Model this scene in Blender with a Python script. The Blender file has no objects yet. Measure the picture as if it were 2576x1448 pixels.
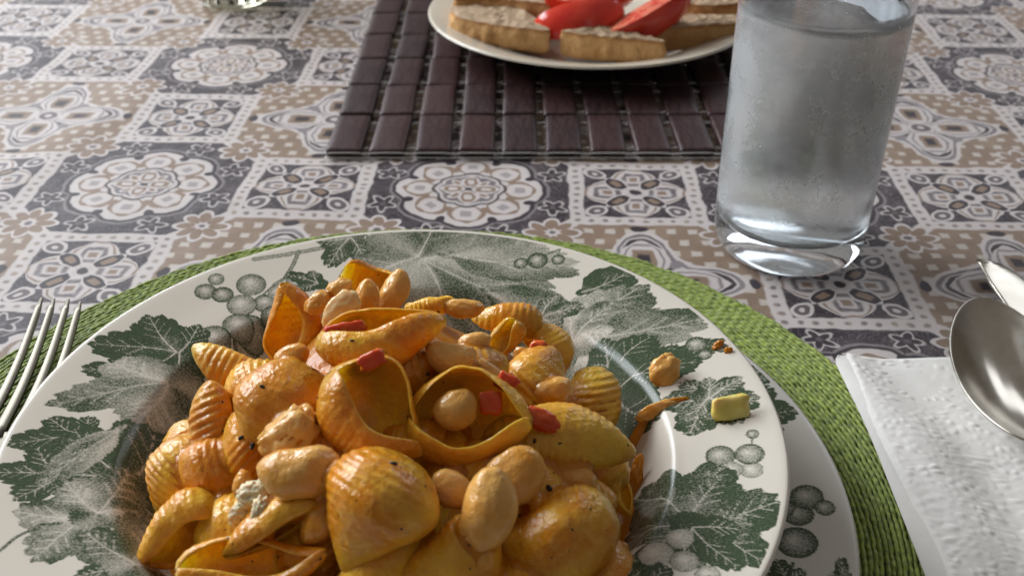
import bpy, bmesh, math, random
import numpy as np
from mathutils import Vector, Matrix, noise as mnoise

# ------------------------------------------------------------------ camera, world, lights
S = bpy.context.scene
COL = S.collection
CAM_H, PITCH, F_W = 0.26, math.radians(33.0), 2634.0 / 2576.0
cd = bpy.data.cameras.new('camera'); cam = bpy.data.objects.new('camera', cd); COL.objects.link(cam)
cam.location = (0, 0, CAM_H); cam.rotation_euler = (math.pi / 2 - PITCH, 0, 0)
cd.sensor_width = 36.0; cd.lens = 36.0 * F_W; cd.clip_start = 0.01; cd.clip_end = 50
cd.dof.use_dof = True; cd.dof.focus_distance = 0.345; cd.dof.aperture_fstop = 18.0
S.camera = cam

wd = bpy.data.worlds.new('World'); S.world = wd; wd.use_nodes = True
WORLD_STRENGTH = 0.34
def build_world():
    nt = wd.node_tree; nt.nodes.clear()
    out = nt.nodes.new('ShaderNodeOutputWorld'); bg = nt.nodes.new('ShaderNodeBackground')
    tc = nt.nodes.new('ShaderNodeTexCoord'); sp = nt.nodes.new('ShaderNodeSeparateXYZ')
    cr = nt.nodes.new('ShaderNodeValToRGB')
    mr = nt.nodes.new('ShaderNodeMapRange'); mr.inputs[1].default_value = -0.3; mr.inputs[2].default_value = 1.0
    nt.links.new(tc.outputs['Generated'], sp.inputs[0]); nt.links.new(sp.outputs[2], mr.inputs[0]); nt.links.new(mr.outputs[0], cr.inputs[0])
    e = cr.color_ramp.elements                      # a dim room: dark floor, warm walls, paler ceiling
    e[0].position = 0.0; e[0].color = (0.10, 0.09, 0.085, 1)
    e[1].position = 1.0; e[1].color = (0.78, 0.72, 0.66, 1)
    m = e.new(0.30); m.color = (0.36, 0.33, 0.31, 1)
    m = e.new(0.6); m.color = (0.62, 0.59, 0.57, 1)
    my = nt.nodes.new('ShaderNodeMapRange'); my.inputs[1].default_value = -1.0; my.inputs[2].default_value = 1.0      # the window side of the room is the lighter one
    my.inputs[3].default_value = WORLD_STRENGTH * .75; my.inputs[4].default_value = WORLD_STRENGTH * 1.2
    nt.links.new(sp.outputs[1], my.inputs[0]); nt.links.new(my.outputs[0], bg.inputs[1])
    nt.links.new(cr.outputs[0], bg.inputs[0]); nt.links.new(bg.outputs[0], out.inputs[0])
build_world()

def window_light(az_deg, elev_deg, dist, panes, pw, ph, gap, watts, colour):
    """a window with upright bars: one area lamp for each pane, facing the table"""
    target = Vector((0.0, 0.35, 0.05))
    az, el = math.radians(az_deg), math.radians(elev_deg)
    d = Vector((math.sin(az) * math.cos(el), math.cos(az) * math.cos(el), math.sin(el)))
    c = target + d * dist
    side = Vector((math.cos(az), -math.sin(az), 0))
    for k in range(panes):
        ld = bpy.data.lights.new('window_pane_light', 'AREA'); ld.shape = 'RECTANGLE'
        ld.size = pw; ld.size_y = ph; ld.energy = watts; ld.color = colour
        o = bpy.data.objects.new('window_pane_light', ld); COL.objects.link(o)
        o.location = c + side * ((k - (panes - 1) / 2) * (pw + gap))
        o.rotation_euler = (-d).to_track_quat('-Z', 'Z').to_euler()
window_light(-56, 30, 2.1, 3, 0.58, 1.10, 0.11, 30.0, (0.90, 0.95, 1.0))
window_light(34, 27, 2.6, 2, 0.55, 0.9, 0.07, 4.0, (0.86, 0.92, 1.0))

S.view_settings.view_transform = 'Standard'; S.view_settings.look = 'None'
S.view_settings.exposure = -0.06; S.view_settings.gamma = 1.0
S.render.engine = 'CYCLES'
S.cycles.use_denoising = True
S.cycles.max_bounces = 14; S.cycles.transmission_bounces = 14; S.cycles.glossy_bounces = 6; S.cycles.diffuse_bounces = 4
S.cycles.caustics_refractive = True; S.cycles.caustics_reflective = True
S.cycles.sample_clamp_indirect = 6.0; S.cycles.blur_glossy = 0.5

# ------------------------------------------------------------------ photo pixels (2576 x 1448 scale) to points
CP, SP = math.cos(PITCH), math.sin(PITCH)
FPX = 2634.0
RGT, UPV, BCK = Vector((1, 0, 0)), Vector((0, SP, CP)), Vector((0, -CP, SP))
def rdir(px, py):
    x, y = (px - 1288) / FPX, (py - 724) / FPX
    return Vector((x, CP - y * SP, -SP - y * CP))
def at(px, py, z):
    d = rdir(px, py); t = (z - CAM_H) / d.z
    return Vector((d.x * t, d.y * t, z))
def depth(p):
    return -((p - Vector((0, 0, CAM_H))).dot(BCK))
def px2m(px, p):
    return px * depth(p) / FPX

# ------------------------------------------------------------------ helpers: objects
def link(o, parent=None):
    COL.objects.link(o)
    if parent is not None: o.parent = parent
    return o
def tag(o, label, cat, group=None):
    o['label'] = label; o['category'] = cat
    if group: o['group'] = group
    return o
def empty(name, loc=(0, 0, 0)):
    o = bpy.data.objects.new(name, None); o.empty_display_size = 0.01; o.location = loc
    return link(o)
def mesh_obj(name, verts, faces, mat, parent=None, smooth=True, attrs=None, loc=None):
    me = bpy.data.meshes.new(name)
    v = np.asarray(verts, dtype=np.float32)
    if isinstance(faces, np.ndarray):
        nf, k = faces.shape
        me.vertices.add(len(v)); me.vertices.foreach_set('co', v.ravel())
        me.loops.add(nf * k); me.loops.foreach_set('vertex_index', faces.astype(np.int32).ravel())
        me.polygons.add(nf); me.polygons.foreach_set('loop_start', np.arange(0, nf * k, k, dtype=np.int32))
        try: me.polygons.foreach_set('loop_total', np.full(nf, k, dtype=np.int32))
        except Exception: pass
        me.update(calc_edges=True); me.validate()
    else:
        me.from_pydata([tuple(map(float, p)) for p in v], [], faces); me.update()
    me.polygons.foreach_set('use_smooth', np.full(len(me.polygons), smooth))
    if attrs:
        for k, a in attrs.items():
            at_ = me.attributes.new(k, 'FLOAT', 'POINT'); at_.data.foreach_set('value', np.asarray(a, dtype=np.float32))
    me.materials.append(mat)
    o = bpy.data.objects.new(name, me)
    if loc is not None: o.location = loc
    return link(o, parent)
def grid_faces(nu, nv, close_u=False, close_v=False, off=0, flip=False):
    iu = np.arange(nu if close_u else nu - 1); iv = np.arange(nv if close_v else nv - 1)
    I, J = np.meshgrid(iu, iv, indexing='ij'); I = I.ravel(); J = J.ravel()
    I2, J2 = (I + 1) % nu, (J + 1) % nv
    f = np.stack([I * nv + J, I2 * nv + J, I2 * nv + J2, I * nv + J2], 1) + off
    return f[:, ::-1].copy() if flip else f
def lathe(profile, n=96):
    """profile: list of (r, z) from one end to the other; open surface of revolution"""
    p = np.array(profile); a = np.linspace(0, 2 * math.pi, n, endpoint=False)
    v = np.zeros((len(p), n, 3))
    v[..., 0] = p[:, 0, None] * np.cos(a); v[..., 1] = p[:, 0, None] * np.sin(a); v[..., 2] = p[:, 1, None]
    return v.reshape(-1, 3), grid_faces(len(p), n, False, True, flip=True)
def smooth_profile(pts, n):
    """Catmull-Rom through the points, n samples"""
    p = np.array(pts, float); p = np.vstack([2 * p[0] - p[1], p, 2 * p[-1] - p[-2]])
    out = []
    segs = len(p) - 3; per = max(2, n // segs)
    for i in range(segs):
        for t in np.linspace(0, 1, per, endpoint=(i == segs - 1)):
            a, b, c, d = p[i:i + 4]
            out.append(.5 * ((2 * b) + (c - a) * t + (2 * a - 5 * b + 4 * c - d) * t * t + (3 * b - a - 3 * c + d) * t ** 3))
    return [tuple(q) for q in out]
def tube_arrays(path, rad, n=8, caps=True):
    path = [Vector(p) for p in path]; m = len(path)
    rad = rad if hasattr(rad, '__len__') else [rad] * m
    V, up = [], Vector((0, 0, 1))
    for i, p in enumerate(path):
        t = (path[min(i + 1, m - 1)] - path[max(i - 1, 0)]).normalized()
        s = t.cross(up); s = s.normalized() if s.length > 1e-4 else Vector((1, 0, 0)); u = s.cross(t)
        for k in range(n):
            a = 2 * math.pi * k / n; V.append(p + (s * math.cos(a) + u * math.sin(a)) * rad[i])
    Fc = [tuple(int(q) for q in f) for f in grid_faces(m, n, False, True)]
    if caps: Fc += [tuple(range(n)), tuple(range((m - 1) * n, m * n))[::-1]]
    return V, Fc
def nz(p, s, seed=0.0):
    return mnoise.noise(Vector((p[0] * s + seed, p[1] * s - seed * 1.7, p[2] * s + seed * .6)))
ICO = {}
def ico(sub):
    if sub not in ICO:
        bm = bmesh.new(); bmesh.ops.create_icosphere(bm, subdivisions=sub, radius=1.0)
        bm.verts.ensure_lookup_table()
        ICO[sub] = (np.array([v.co[:] for v in bm.verts]), np.array([[v.index for v in f.verts] for f in bm.faces])); bm.free()
    return ICO[sub]

# ------------------------------------------------------------------ helpers: node expressions
class NT:
    """a small compiler from arithmetic to math nodes"""
    def __init__(s, tree): s.t = tree; s.n = tree.nodes; s.l = tree.links
    def node(s, kind, **kw):
        n = s.n.new(kind)
        for k, v in kw.items(): setattr(n, k, v)
        return n
    def math(s, op, *a, clamp=False):
        if all(isinstance(q, (int, float)) for q in a) and op in ('ADD', 'SUBTRACT', 'MULTIPLY', 'DIVIDE'):
            x, y = a; return {'ADD': x + y, 'SUBTRACT': x - y, 'MULTIPLY': x * y, 'DIVIDE': x / y if y else 0}[op]
        n = s.node('ShaderNodeMath', operation=op, use_clamp=clamp)
        for i, q in enumerate(a):
            if isinstance(q, X): q = q.v
            if isinstance(q, (int, float)): n.inputs[i].default_value = q
            else: s.l.new(q, n.inputs[i])
        return X(s, n.outputs[0])
    def mix(s, fac, a, b):
        n = s.node('ShaderNodeMix', data_type='RGBA')
        for i, q in ((0, fac), (6, a), (7, b)):
            if isinstance(q, X): q = q.v
            if isinstance(q, (int, float)): n.inputs[i].default_value = q
            elif isinstance(q, tuple): n.inputs[i].default_value = (*q, 1.0)
            else: s.l.new(q, n.inputs[i])
        return n.outputs[2]
    def noise(s, vec, scale, detail=2.0, rough=0.5, dist=0.0):
        n = s.node('ShaderNodeTexNoise'); n.inputs['Scale'].default_value = scale; n.inputs['Detail'].default_value = detail
        n.inputs['Roughness'].default_value = rough; n.inputs['Distortion'].default_value = dist
        if vec is not None: s.l.new(vec, n.inputs['Vector'])
        return X(s, n.outputs[0])
    def ramp(s, x, lo, hi):
        """linear 0..1 between lo and hi, clamped"""
        return s.math('MULTIPLY_ADD', x, 1.0 / (hi - lo), -lo / (hi - lo), clamp=True)
    def lt(s, x, t, aa=0.012):
        """1 where x < t"""
        if isinstance(t, X): return s.math('MULTIPLY_ADD', t - x, 1.0 / aa, 0.5, clamp=True)
        return s.math('MULTIPLY_ADD', x, -1.0 / aa, t / aa + 0.5, clamp=True)
    def bump(s, height, strength, dist, normal=None):
        b = s.node('ShaderNodeBump'); b.inputs['Strength'].default_value = strength; b.inputs['Distance'].default_value = dist
        s.l.new(height.v, b.inputs['Height'])
        if normal is not None: s.l.new(normal, b.inputs['Normal'])
        return b.outputs[0]
class X:
    def __init__(s, nt, v): s.nt = nt; s.v = v
    def __add__(s, o): return s.nt.math('ADD', s, o)
    __radd__ = __add__
    def __sub__(s, o): return s.nt.math('SUBTRACT', s, o)
    def __rsub__(s, o): return s.nt.math('SUBTRACT', o, s)
    def __mul__(s, o): return s.nt.math('MULTIPLY', s, o)
    __rmul__ = __mul__
    def __truediv__(s, o): return s.nt.math('DIVIDE', s, o)
    def __abs__(s): return s.nt.math('ABSOLUTE', s)
    def __pow__(s, o): return s.nt.math('POWER', s, o)
    def sin(s): return s.nt.math('SINE', s)
    def cos(s): return s.nt.math('COSINE', s)
    def sqrt(s): return s.nt.math('SQRT', s)
    def floor(s): return s.nt.math('FLOOR', s)
    def min(s, o): return s.nt.math('MINIMUM', s, o)
    def max(s, o): return s.nt.math('MAXIMUM', s, o)
    def fmod(s, o): return s.nt.math('FLOORED_MODULO', s, o)
    def inv(s): return s.nt.math('SUBTRACT', 1.0, s)
def new_mat(name):
    m = bpy.data.materials.new(name); m.use_nodes = True; nt = m.node_tree; nt.nodes.clear()
    out = nt.nodes.new('ShaderNodeOutputMaterial'); b = nt.nodes.new('ShaderNodeBsdfPrincipled')
    nt.links.new(b.outputs[0], out.inputs[0])
    return m, NT(nt), b
def setp(b, **kw):
    names = dict(rough='Roughness', metal='Metallic', spec='Specular IOR Level', ior='IOR', sss='Subsurface Weight', sss_scale='Subsurface Scale',
                 coat='Coat Weight', coat_rough='Coat Roughness', trans='Transmission Weight', sheen='Sheen Weight')
    for k, v in kw.items(): b.inputs[names[k]].default_value = v
def coords(nt, kind='Object'):
    return nt.node('ShaderNodeTexCoord').outputs[kind]
def attr(nt, name):
    return X(nt, nt.node('ShaderNodeAttribute', attribute_name=name).outputs['Fac'])
def objrand(nt):
    return X(nt, nt.node('ShaderNodeObjectInfo').outputs['Random'])
def simple(name, c1, c2, scale, rough=0.4, bump=0.0, bscale=None, bdist=0.001, detail=3.0, **kw):
    m, nt, b = new_mat(name); tc = coords(nt)
    nt.l.new(nt.mix(nt.ramp(nt.noise(tc, scale, detail), .3, .7), c1, c2), b.inputs['Base Color'])
    setp(b, rough=rough, **kw)
    if bump: nt.l.new(nt.bump(nt.noise(tc, bscale or scale * 3, 3.0), bump, bdist), b.inputs['Normal'])
    return m
MAT = {}

# ------------------------------------------------------------------ the tablecloth
PITCH_CLOTH = 0.0880
def cloth_material():
    m, nt, b = new_mat('printed_cloth'); tc = coords(nt)
    sp = nt.node('ShaderNodeSeparateXYZ'); nt.l.new(tc, sp.inputs[0])
    x, y = X(nt, sp.outputs[0]), X(nt, sp.outputs[1])
    w1, w2 = nt.noise(tc, 55, 2.0), nt.noise(tc, 190, 1.0)
    off = nt.node('ShaderNodeVectorMath', operation='ADD'); nt.l.new(tc, off.inputs[0]); off.inputs[1].default_value = (3.1, 7.7, 0)
    w3, w4 = nt.noise(off.outputs[0], 55, 2.0), nt.noise(off.outputs[0], 190, 1.0)
    wx = (w1 - .5) * .0042 + (w2 - .5) * .0016; wy = (w3 - .5) * .0042 + (w4 - .5) * .0016
    ca, sa = math.cos(math.radians(1.9)), math.sin(math.radians(1.9))
    dx, dy = x - (-0.1985) + wx, y - 0.5035 + wy
    p = (dx * ca - dy * sa) * (1 / PITCH_CLOTH); q = (dx * sa + dy * ca) * (1 / PITCH_CLOTH)
    p = (p + 1.0).fmod(2.0) - 1.0; q = (q + 1.0).fmod(2.0) - 1.0
    a, c = abs(p), abs(q)
    WHITE, TAN, TAUPE, DARK, GREY = (.48, .43, .415), (.215, .150, .108), (.110, .088, .094), (.032, .024, .030), (.20, .175, .18)
    mot = nt.ramp(nt.noise(tc, 62, 3.0, .6), .45, .72)
    fine = nt.ramp(nt.noise(tc, 260, 2.0), .35, .65)
    lt = nt.lt
    def polar(u, v): return (u * u + v * v).sqrt(), nt.math('ARCTAN2', v, u)
    def fold(th, sector): return abs((th + sector / 2).fmod(sector) - sector / 2)
    def petal(r, thf, r0, lx, ly):
        ex, ey = (r * thf.cos() - r0) * (1 / lx), (r * thf.sin()) * (1 / ly)
        return (ex * ex + ey * ey).sqrt()
    def leaf(r, thf, r0, lx, ly):
        ex = (r * thf.cos() - r0) * (1 / lx); ey = abs(r * thf.sin()) * (1 / ly)
        return abs(ex).max(ey / ((ex * ex * -1.0 + 1.06).max(.04)))
    mix = nt.mix
    lace = nt.noise(tc, 150, 2.0, .5)
    lines = lt(abs(lace - .44), .010, .010).max(lt(abs(lace - .56), .010, .010))
    # ---- dark octagon with its round medallion
    r, th = polar(a, c)
    col = mix(mot * .8, DARK, TAUPE)
    col = mix(nt.ramp(c, .50, .56) * 0.75, col, DARK)
    col = mix(lines * .55, col, GREY)
    f8 = fold(th + math.pi / 8, math.pi / 4); f8b = fold(th, math.pi / 4); f4 = fold(th, math.pi / 2)
    ex, ey = r * f8.cos() - .545, r * f8.sin()
    r2, t2 = polar(ex, ey); pr = (t2 * 5.0).cos() * .022 + .066
    col = mix(lt(abs(r2 - pr), .009) * 0.85, col, WHITE)
    col = mix(lt(r2, pr - .018) * 0.8, col, DARK)
    col = mix(lt(r2, .018), col, TAUPE)
    sc = (abs((th * 4.0).cos()) ** 0.6) * .060
    rm = sc + .385
    col = mix(lt(r, rm + .045), col, GREY)
    col = mix(lt(r, rm + .028), col, DARK)
    col = mix(lt(r, rm), col, WHITE)
    d = leaf(r, f8b, .300, .105, .110)
    col = mix(lt(d, .98, .12) * lt(d, .70, .12).inv(), col, TAN)
    col = mix(lt(d, .28, .1) * .7, col, GREY)
    d = petal(r, f8, .395, .035, .028); col = mix(lt(d, 1.0, .2), col, DARK)
    d = petal(r, f8, .275, .03, .024); col = mix(lt(d, 1.0, .2), col, TAN)
    ri = (abs((th * 4.0).cos()) ** 0.7) * .022 + .185
    col = mix(lt(r, ri + .018), col, DARK); col = mix(lt(r, ri), col, WHITE); col = mix(lt(r, ri - .022), col, mix(fine, TAUPE, GREY))
    d = leaf(r, f4, .10, .085, .06)
    col = mix(lt(d, 1.0, .12), col, WHITE); col = mix(lt(d, .66, .12), col, TAN); col = mix(lt(d, .34, .1), col, WHITE)
    d = petal(r, fold(th + math.pi / 4, math.pi / 2), .115, .05, .026); col = mix(lt(d, 1.0, .2), col, WHITE); col = mix(lt(d, .55, .2), col, TAN)
    col = mix(lt(r, .022), col, DARK)
    dark_oct = col
    # ---- beige octagon with its diamond medallion
    u, v = a * -1.0 + 1.0, c * -1.0 + 1.0
    r, th = polar(u, v); f4 = fold(th, math.pi / 2); f4d = fold(th + math.pi / 4, math.pi / 2)
    col = mix(mot * .6, TAN, (.29, .215, .155))
    G = .118
    row = (v * (1 / G)).floor(); su = abs((u * (1 / G) + row * .5).fmod(1.0) - .5); sv = abs((v * (1 / G)).fmod(1.0) - .5)
    col = mix(lt(su.max(sv), .22, .10), col, (.45, .395, .35))
    c2 = abs((th * 2.0).cos()); rd = c2 * c2 * c2 * .225 + .315
    col = mix(lt(r, rd), col, WHITE); col = mix(lt(r, rd - .035), col, mix(mot, GREY, TAUPE)); col = mix(lt(r, rd - .068), col, WHITE)
    col = mix(lt(r, rd - .085), col, mix(mot, DARK, TAUPE))
    d = petal(r, f4d, .245, .05, .035); col = mix(lt(d, 1.0, .2), col, GREY)
    d = leaf(r, f4, .225, .205, .135)
    col = mix(lt(d, 1.0, .1), col, WHITE); col = mix(lt(d, .78, .1), col, TAUPE); col = mix(lt(d, .70, .1), col, WHITE)
    col = mix(lt(d, .46, .1), col, TAN); col = mix(lt(d, .24, .1), col, DARK)
    col = mix(lt(r, .085), col, WHITE); col = mix(lt(r, .062), col, TAUPE); col = mix(lt(r, .026), col, WHITE)
    d = petal(r, f4, .56, .03, .05); col = mix(lt(d, 1.0, .2), col, DARK)
    beige_oct = col
    col = mix(lt(a + c, 1.0), beige_oct, dark_oct)
    # ---- small square with its flower
    big, small = a.max(c), a.min(c)
    u, v = big * -1.0 + 1.0, small
    r, th = polar(u, v); f4 = fold(th, math.pi / 2); f4d = fold(th + math.pi / 4, math.pi / 2)
    sq = mix(mot * .5, DARK, TAUPE); sq = mix(lines * .5, sq, GREY)
    d = petal(r, f4d, .335, .07, .05); sq = mix(lt(d, 1.15, .1), sq, WHITE); sq = mix(lt(d, .8, .1), sq, TAUPE); sq = mix(lt(d, .3, .1), sq, WHITE)
    d = leaf(r, f4, .165, .150, .125)
    sq = mix(lt(d, 1.08, .08), sq, WHITE); sq = mix(lt(d, .92, .08), sq, TAN); sq = mix(lt(d, .80, .08), sq, WHITE)
    sq = mix(lt(d, .55, .1), sq, mix(fine, TAUPE, GREY)); sq = mix(lt(d, .33, .1), sq, WHITE); sq = mix(lt(d, .18, .1), sq, TAN)
    d = leaf(r, f4d, .15, .10, .055); sq = mix(lt(d, 1.1, .1), sq, WHITE); sq = mix(lt(d, .8, .1), sq, DARK); sq = mix(lt(d, .4, .1), sq, TAN)
    sq = mix(lt(r, .05), sq, WHITE); sq = mix(lt(r, .034), sq, DARK)
    edge = u.max(v)
    col = mix(lt(edge, .36), col, sq)
    # ---- dotted bands and the flowers on the slanting ones
    dd = abs(a + c - 1.0) * .7071
    band = lt(abs(edge - .352), .046).max(lt(dd, .046) * lt(edge, .36).inv())
    col = mix(band, col, WHITE)
    t1 = (u.min(v) * (1 / .078)).fmod(1.0) - .5; e1 = edge - .352
    dot1 = ((t1 * .078) * (t1 * .078) + e1 * e1).sqrt()
    t2 = ((a - c) * (.7071 / .078)).fmod(1.0) - .5
    dot2 = ((t2 * .078) * (t2 * .078) + dd * dd).sqrt().max(lt(edge, .40) * .1)
    col = mix(lt(dot1.min(dot2), .0175) * .9, col, mix(fine, TAUPE, (.30, .23, .175)))
    r, th = polar(a - .5, c - .5); f8 = fold(th, math.pi / 4)
    d = petal(r, f8, .095, .068, .042)
    col = mix(lt(d, 1.16, .1).max(lt(r, .06)), col, WHITE); col = mix(lt(d, .80, .1), col, TAN); col = mix(lt(r, .02), col, TAUPE)
    # ---- woven relief and a little wear
    wv = (x * (2 * math.pi / .0011)).sin() * (y * (2 * math.pi / .00125)).sin()
    sky = nt.ramp(wv, -1.0, 1.0)
    col = mix(sky * .04, col, (.52, .48, .46))
    col = mix(nt.ramp(nt.noise(tc, 9, 3.0), .35, .75) * .02, col, (.36, .31, .29))
    nt.l.new(col, b.inputs['Base Color'])
    setp(b, rough=.42, spec=.10)
    n0 = nt.bump(nt.noise(tc, 16, 3.0, .55, .4), .35, .006)
    n1 = nt.bump(wv, .35, .00012, n0)
    nt.l.new(n1, b.inputs['Normal'])
    return m
def cloth_z(x, y):
    z = 0.0006 * math.sin(x * 9 + 1.3) * math.sin(y * 11)
    z += .0030 * math.exp(-(((y - .487) - .05 * (x + .12)) / .012) ** 2) * math.exp(-((x + .11) / .09) ** 2)
    z += .0026 * math.exp(-(((y - .405) + .35 * (x - .25)) / .014) ** 2) * math.exp(-((x - .25) / .07) ** 2)
    z += .0018 * math.exp(-(((x + .27) - .25 * (y - .5)) / .016) ** 2) * math.exp(-((y - .52) / .14) ** 2) + .0016 * math.exp(-(((y - .66) + .3 * (x + .3)) / .02) ** 2) * math.exp(-((x + .3) / .16) ** 2)
    for cx, cy, rr in ((-.04, .262, .2), (.1395, .4495, .06), (.055, .72, .2), (.23, .28, .12)):
        k = ((x - cx) ** 2 + (y - cy) ** 2) / (rr * rr)
        z *= 1 - math.exp(-k * k) * .95
    return z - .0006
def build_cloth():
    xs = np.linspace(-.85, .85, 220); ys = np.linspace(-.25, 1.45, 220)
    v = [(xx, yy, cloth_z(xx, yy)) for xx in xs for yy in ys]
    n = len(v); v2 = [(p[0], p[1], p[2] - .0012) for p in v]
    f = np.vstack([grid_faces(220, 220), grid_faces(220, 220, off=n, flip=True)])
    o = mesh_obj('tablecloth', v + v2, f, cloth_material())
    tag(o, 'beige and charcoal patterned tablecloth printed with octagons, medallions and dotted bands', 'tablecloth')
build_cloth()

# ------------------------------------------------------------------ green braided round placemat
MC, MR = (-0.0397, 0.2622), 0.1849
def build_green_mat():
    m, nt, b = new_mat('green_braid'); tc = coords(nt)
    c = nt.mix(nt.ramp(nt.noise(tc, 420, 2.0), .3, .7), (.080, .122, .009), (.30, .375, .045))
    c = nt.mix(nt.ramp(nt.noise(tc, 30, 2.0), .4, .7) * .4, c, (.20, .25, .045))
    nt.l.new(c, b.inputs['Base Color']); setp(b, rough=.5, spec=.35, sheen=.15)
    nt.l.new(nt.bump(nt.noise(tc, 2500, 1.0), .4, .0003), b.inputs['Normal'])
    dark = simple('green_backing', (.05, .075, .012), (.08, .11, .02), 200, rough=.8)
    root = empty('round_placemat', (MC[0], MC[1], 0)); tag(root, 'round green braided straw placemat under the two leaf-patterned plates', 'placemat')
    v, f = lathe([(0, .0022), (.1795, .0022), (.181, .0012), (.1795, .0003), (0, .0003)], 128)
    mesh_obj('backing', v, f, dark, root)
    rng = random.Random(4)
    for k in range(14):
        rk = MR - .0017 - k * .0037
        n = int(2 * math.pi * rk / .0040); per, sec = 5, 6; V, Fc = [], []
        for s in (-1, 1):                                  # two cords twisted opposite ways, stitched side by side
            th = np.linspace(0, 2 * math.pi, n * per, endpoint=False)[:, None]; q = np.arange(sec)[None, :] * 2 * math.pi / sec
            jit = np.repeat(np.array([rng.uniform(-1, 1) for _ in range(n)]), per)[:, None]
            jit = (np.roll(jit, 1, 0) + 2 * jit + np.roll(jit, -1, 0)) / 4
            w = .00090 * (1 + .17 * np.cos(n * th + s * q * 1.0) + .12 * jit)
            wob = .0009 * np.sin(3 * th + 1) + .0005 * np.sin(7 * th + k * .3) + .00012 * jit
            r0 = rk + wob + s * .00093 + w * np.cos(q); z = .0037 + .00016 * jit + w * 1.15 * np.sin(q)
            Fc.append(grid_faces(n * per, sec, True, True, off=len(V) * n * per * sec)); V.append(np.stack([r0 * np.cos(th), r0 * np.sin(th), z], 2).reshape(-1, 3))
        V = np.vstack(V)
        mesh_obj('braid_row', V, np.vstack(Fc), m, root)
build_green_mat()

# ------------------------------------------------------------------ leaf-printed plates
def catmull_r(profile, n): return np.array(smooth_profile(profile, n))
SOUP_C, SOUP_R = (-0.0353, 0.2478), 0.1180
UND_C, UND_R = (-0.0324, 0.2503), 0.1400
SOUP_PROF = [(0, .0150), (.030, .0150), (.055, .0165), (.068, .0222), (.078, .0352), (.0835, .0428), (.089, .0452), (.102, .0478), (.1142, .0505), (.1169, .0509)]
UND_PROF = [(0, .0085), (.05, .0085), (.085, .0090), (.097, .0130), (.104, .0165), (.115, .0185), (.130, .0212), (.1365, .0222), (.1389, .0222)]
def prof_z(prof, r):
    p = np.array(smooth_profile(prof, 200)); return float(np.interp(r, p[:, 0], p[:, 1]))
SP_FINE = np.array(smooth_profile(SOUP_PROF, 300)); UP_FINE = np.array(smooth_profile(UND_PROF, 300))
def on_plate(px, py, soup=True):
    """photo pixel to the plate's surface, in the plate's own flat coordinates"""
    cx, cy = SOUP_C if soup else UND_C; pf = SP_FINE if soup else UP_FINE
    z = pf[-1, 1]
    for _ in range(30):
        p = at(px, py, z); r = math.hypot(p.x - cx, p.y - cy)
        z = .5 * z + .5 * float(np.interp(r, pf[:, 0], pf[:, 1]))
    return np.array([p.x - cx, p.y - cy])
def leaf_ink(P, J, T, wid, tone, seed, lobes=5, serr=.07):
    """ink of one vine leaf at points P; J leaf-stalk point, T tip of the middle lobe. returns (mask, tone)"""
    ax = T - J; L = np.hypot(*ax); ax = ax / L; sd = np.array([-ax[1], ax[0]])
    d = P - J; x = d @ ax / L; y = d @ sd / (L * wid)
    r = np.hypot(x, y); th = np.arctan2(y, x)
    rng = np.random.RandomState(seed)
    angs = {5: [0, .95, -.95, 1.85, -1.85], 3: [0, 1.0, -1.0], 1: [0]}[lobes]
    lens = {5: [1, .86, .86, .62, .62], 3: [1, .75, .75], 1: [1]}[lobes]
    lens = [l * rng.uniform(.9, 1.08) for l in lens]
    R = np.full_like(r, .34 if lobes > 1 else .1)
    for a0, l in zip(angs, lens):
        dt = np.abs((th - a0 + np.pi) % (2 * np.pi) - np.pi)
        w = .80 if lobes > 1 else 1.15
        R = np.maximum(R, l * np.clip(1 - (dt / w) ** 1.6 * .62, 0, 1) * (dt < 1.15))
    saw = np.abs(((th * (26 / 6.283) * 1.0 + .35 * np.sin(th * 5 + seed)) % 1.0) - .35) * 2
    saw2 = np.abs(((th * (61 / 6.283)) % 1.0) - .4)
    R = R * (1 - serr * saw - serr * .6 * saw2 + .02 * np.sin(9 * th + seed))
    mask = np.clip((R - r) * L / .00035 + .5, 0, 1)
    vein = np.full_like(r, 9.0)
    for a0, l in zip(angs, lens):
        ux, uy = np.cos(a0), np.sin(a0); t = x * ux + y * uy; s = -x * uy + y * ux
        s0 = s + .03 * np.sin(t * 5 + a0 * 3)
        dv = np.where((t > 0) & (t < l * .93), np.abs(s0) / (1.25 - np.clip(t / l, 0, 1)), 9)
        vein = np.minimum(vein, dv)
        for k in range(1, 5):
            t0 = l * (.18 + .17 * k)
            for sg in (1, -1):
                tt = t - t0; ss = s0 * sg
                if t0 < l * .9:
                    along = (tt * .78 + ss * .62); across = np.abs(tt * .62 - ss * .78 + .25 * along ** 2)
                    ok = (along > 0) & (along < .30 * (1.2 - t0 / l)) & (ss > 0)
                    vein = np.minimum(vein, np.where(ok, across * 1.35 + .004, 9))
    vd = vein * L
    v = np.clip(1 - vd / .00042, 0, 1)
    shade = (tone if tone > .7 else tone + .03) * (0.86 + .2 * np.clip(r / np.maximum(R, .05), 0, 1)) + .13 * np.sin(th * 3 + seed) * (tone < .7)
    shade = shade + .10 * np.sin(x * 9 + seed) * np.sin(y * 8)
    near = np.clip(1 - vd / .0022, 0, 1) * (.16 if tone < .7 else .08)
    t = np.clip(shade - near, .05, 1) * (1 - v) + v * .10
    return mask, np.clip(t, 0, 1)
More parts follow.
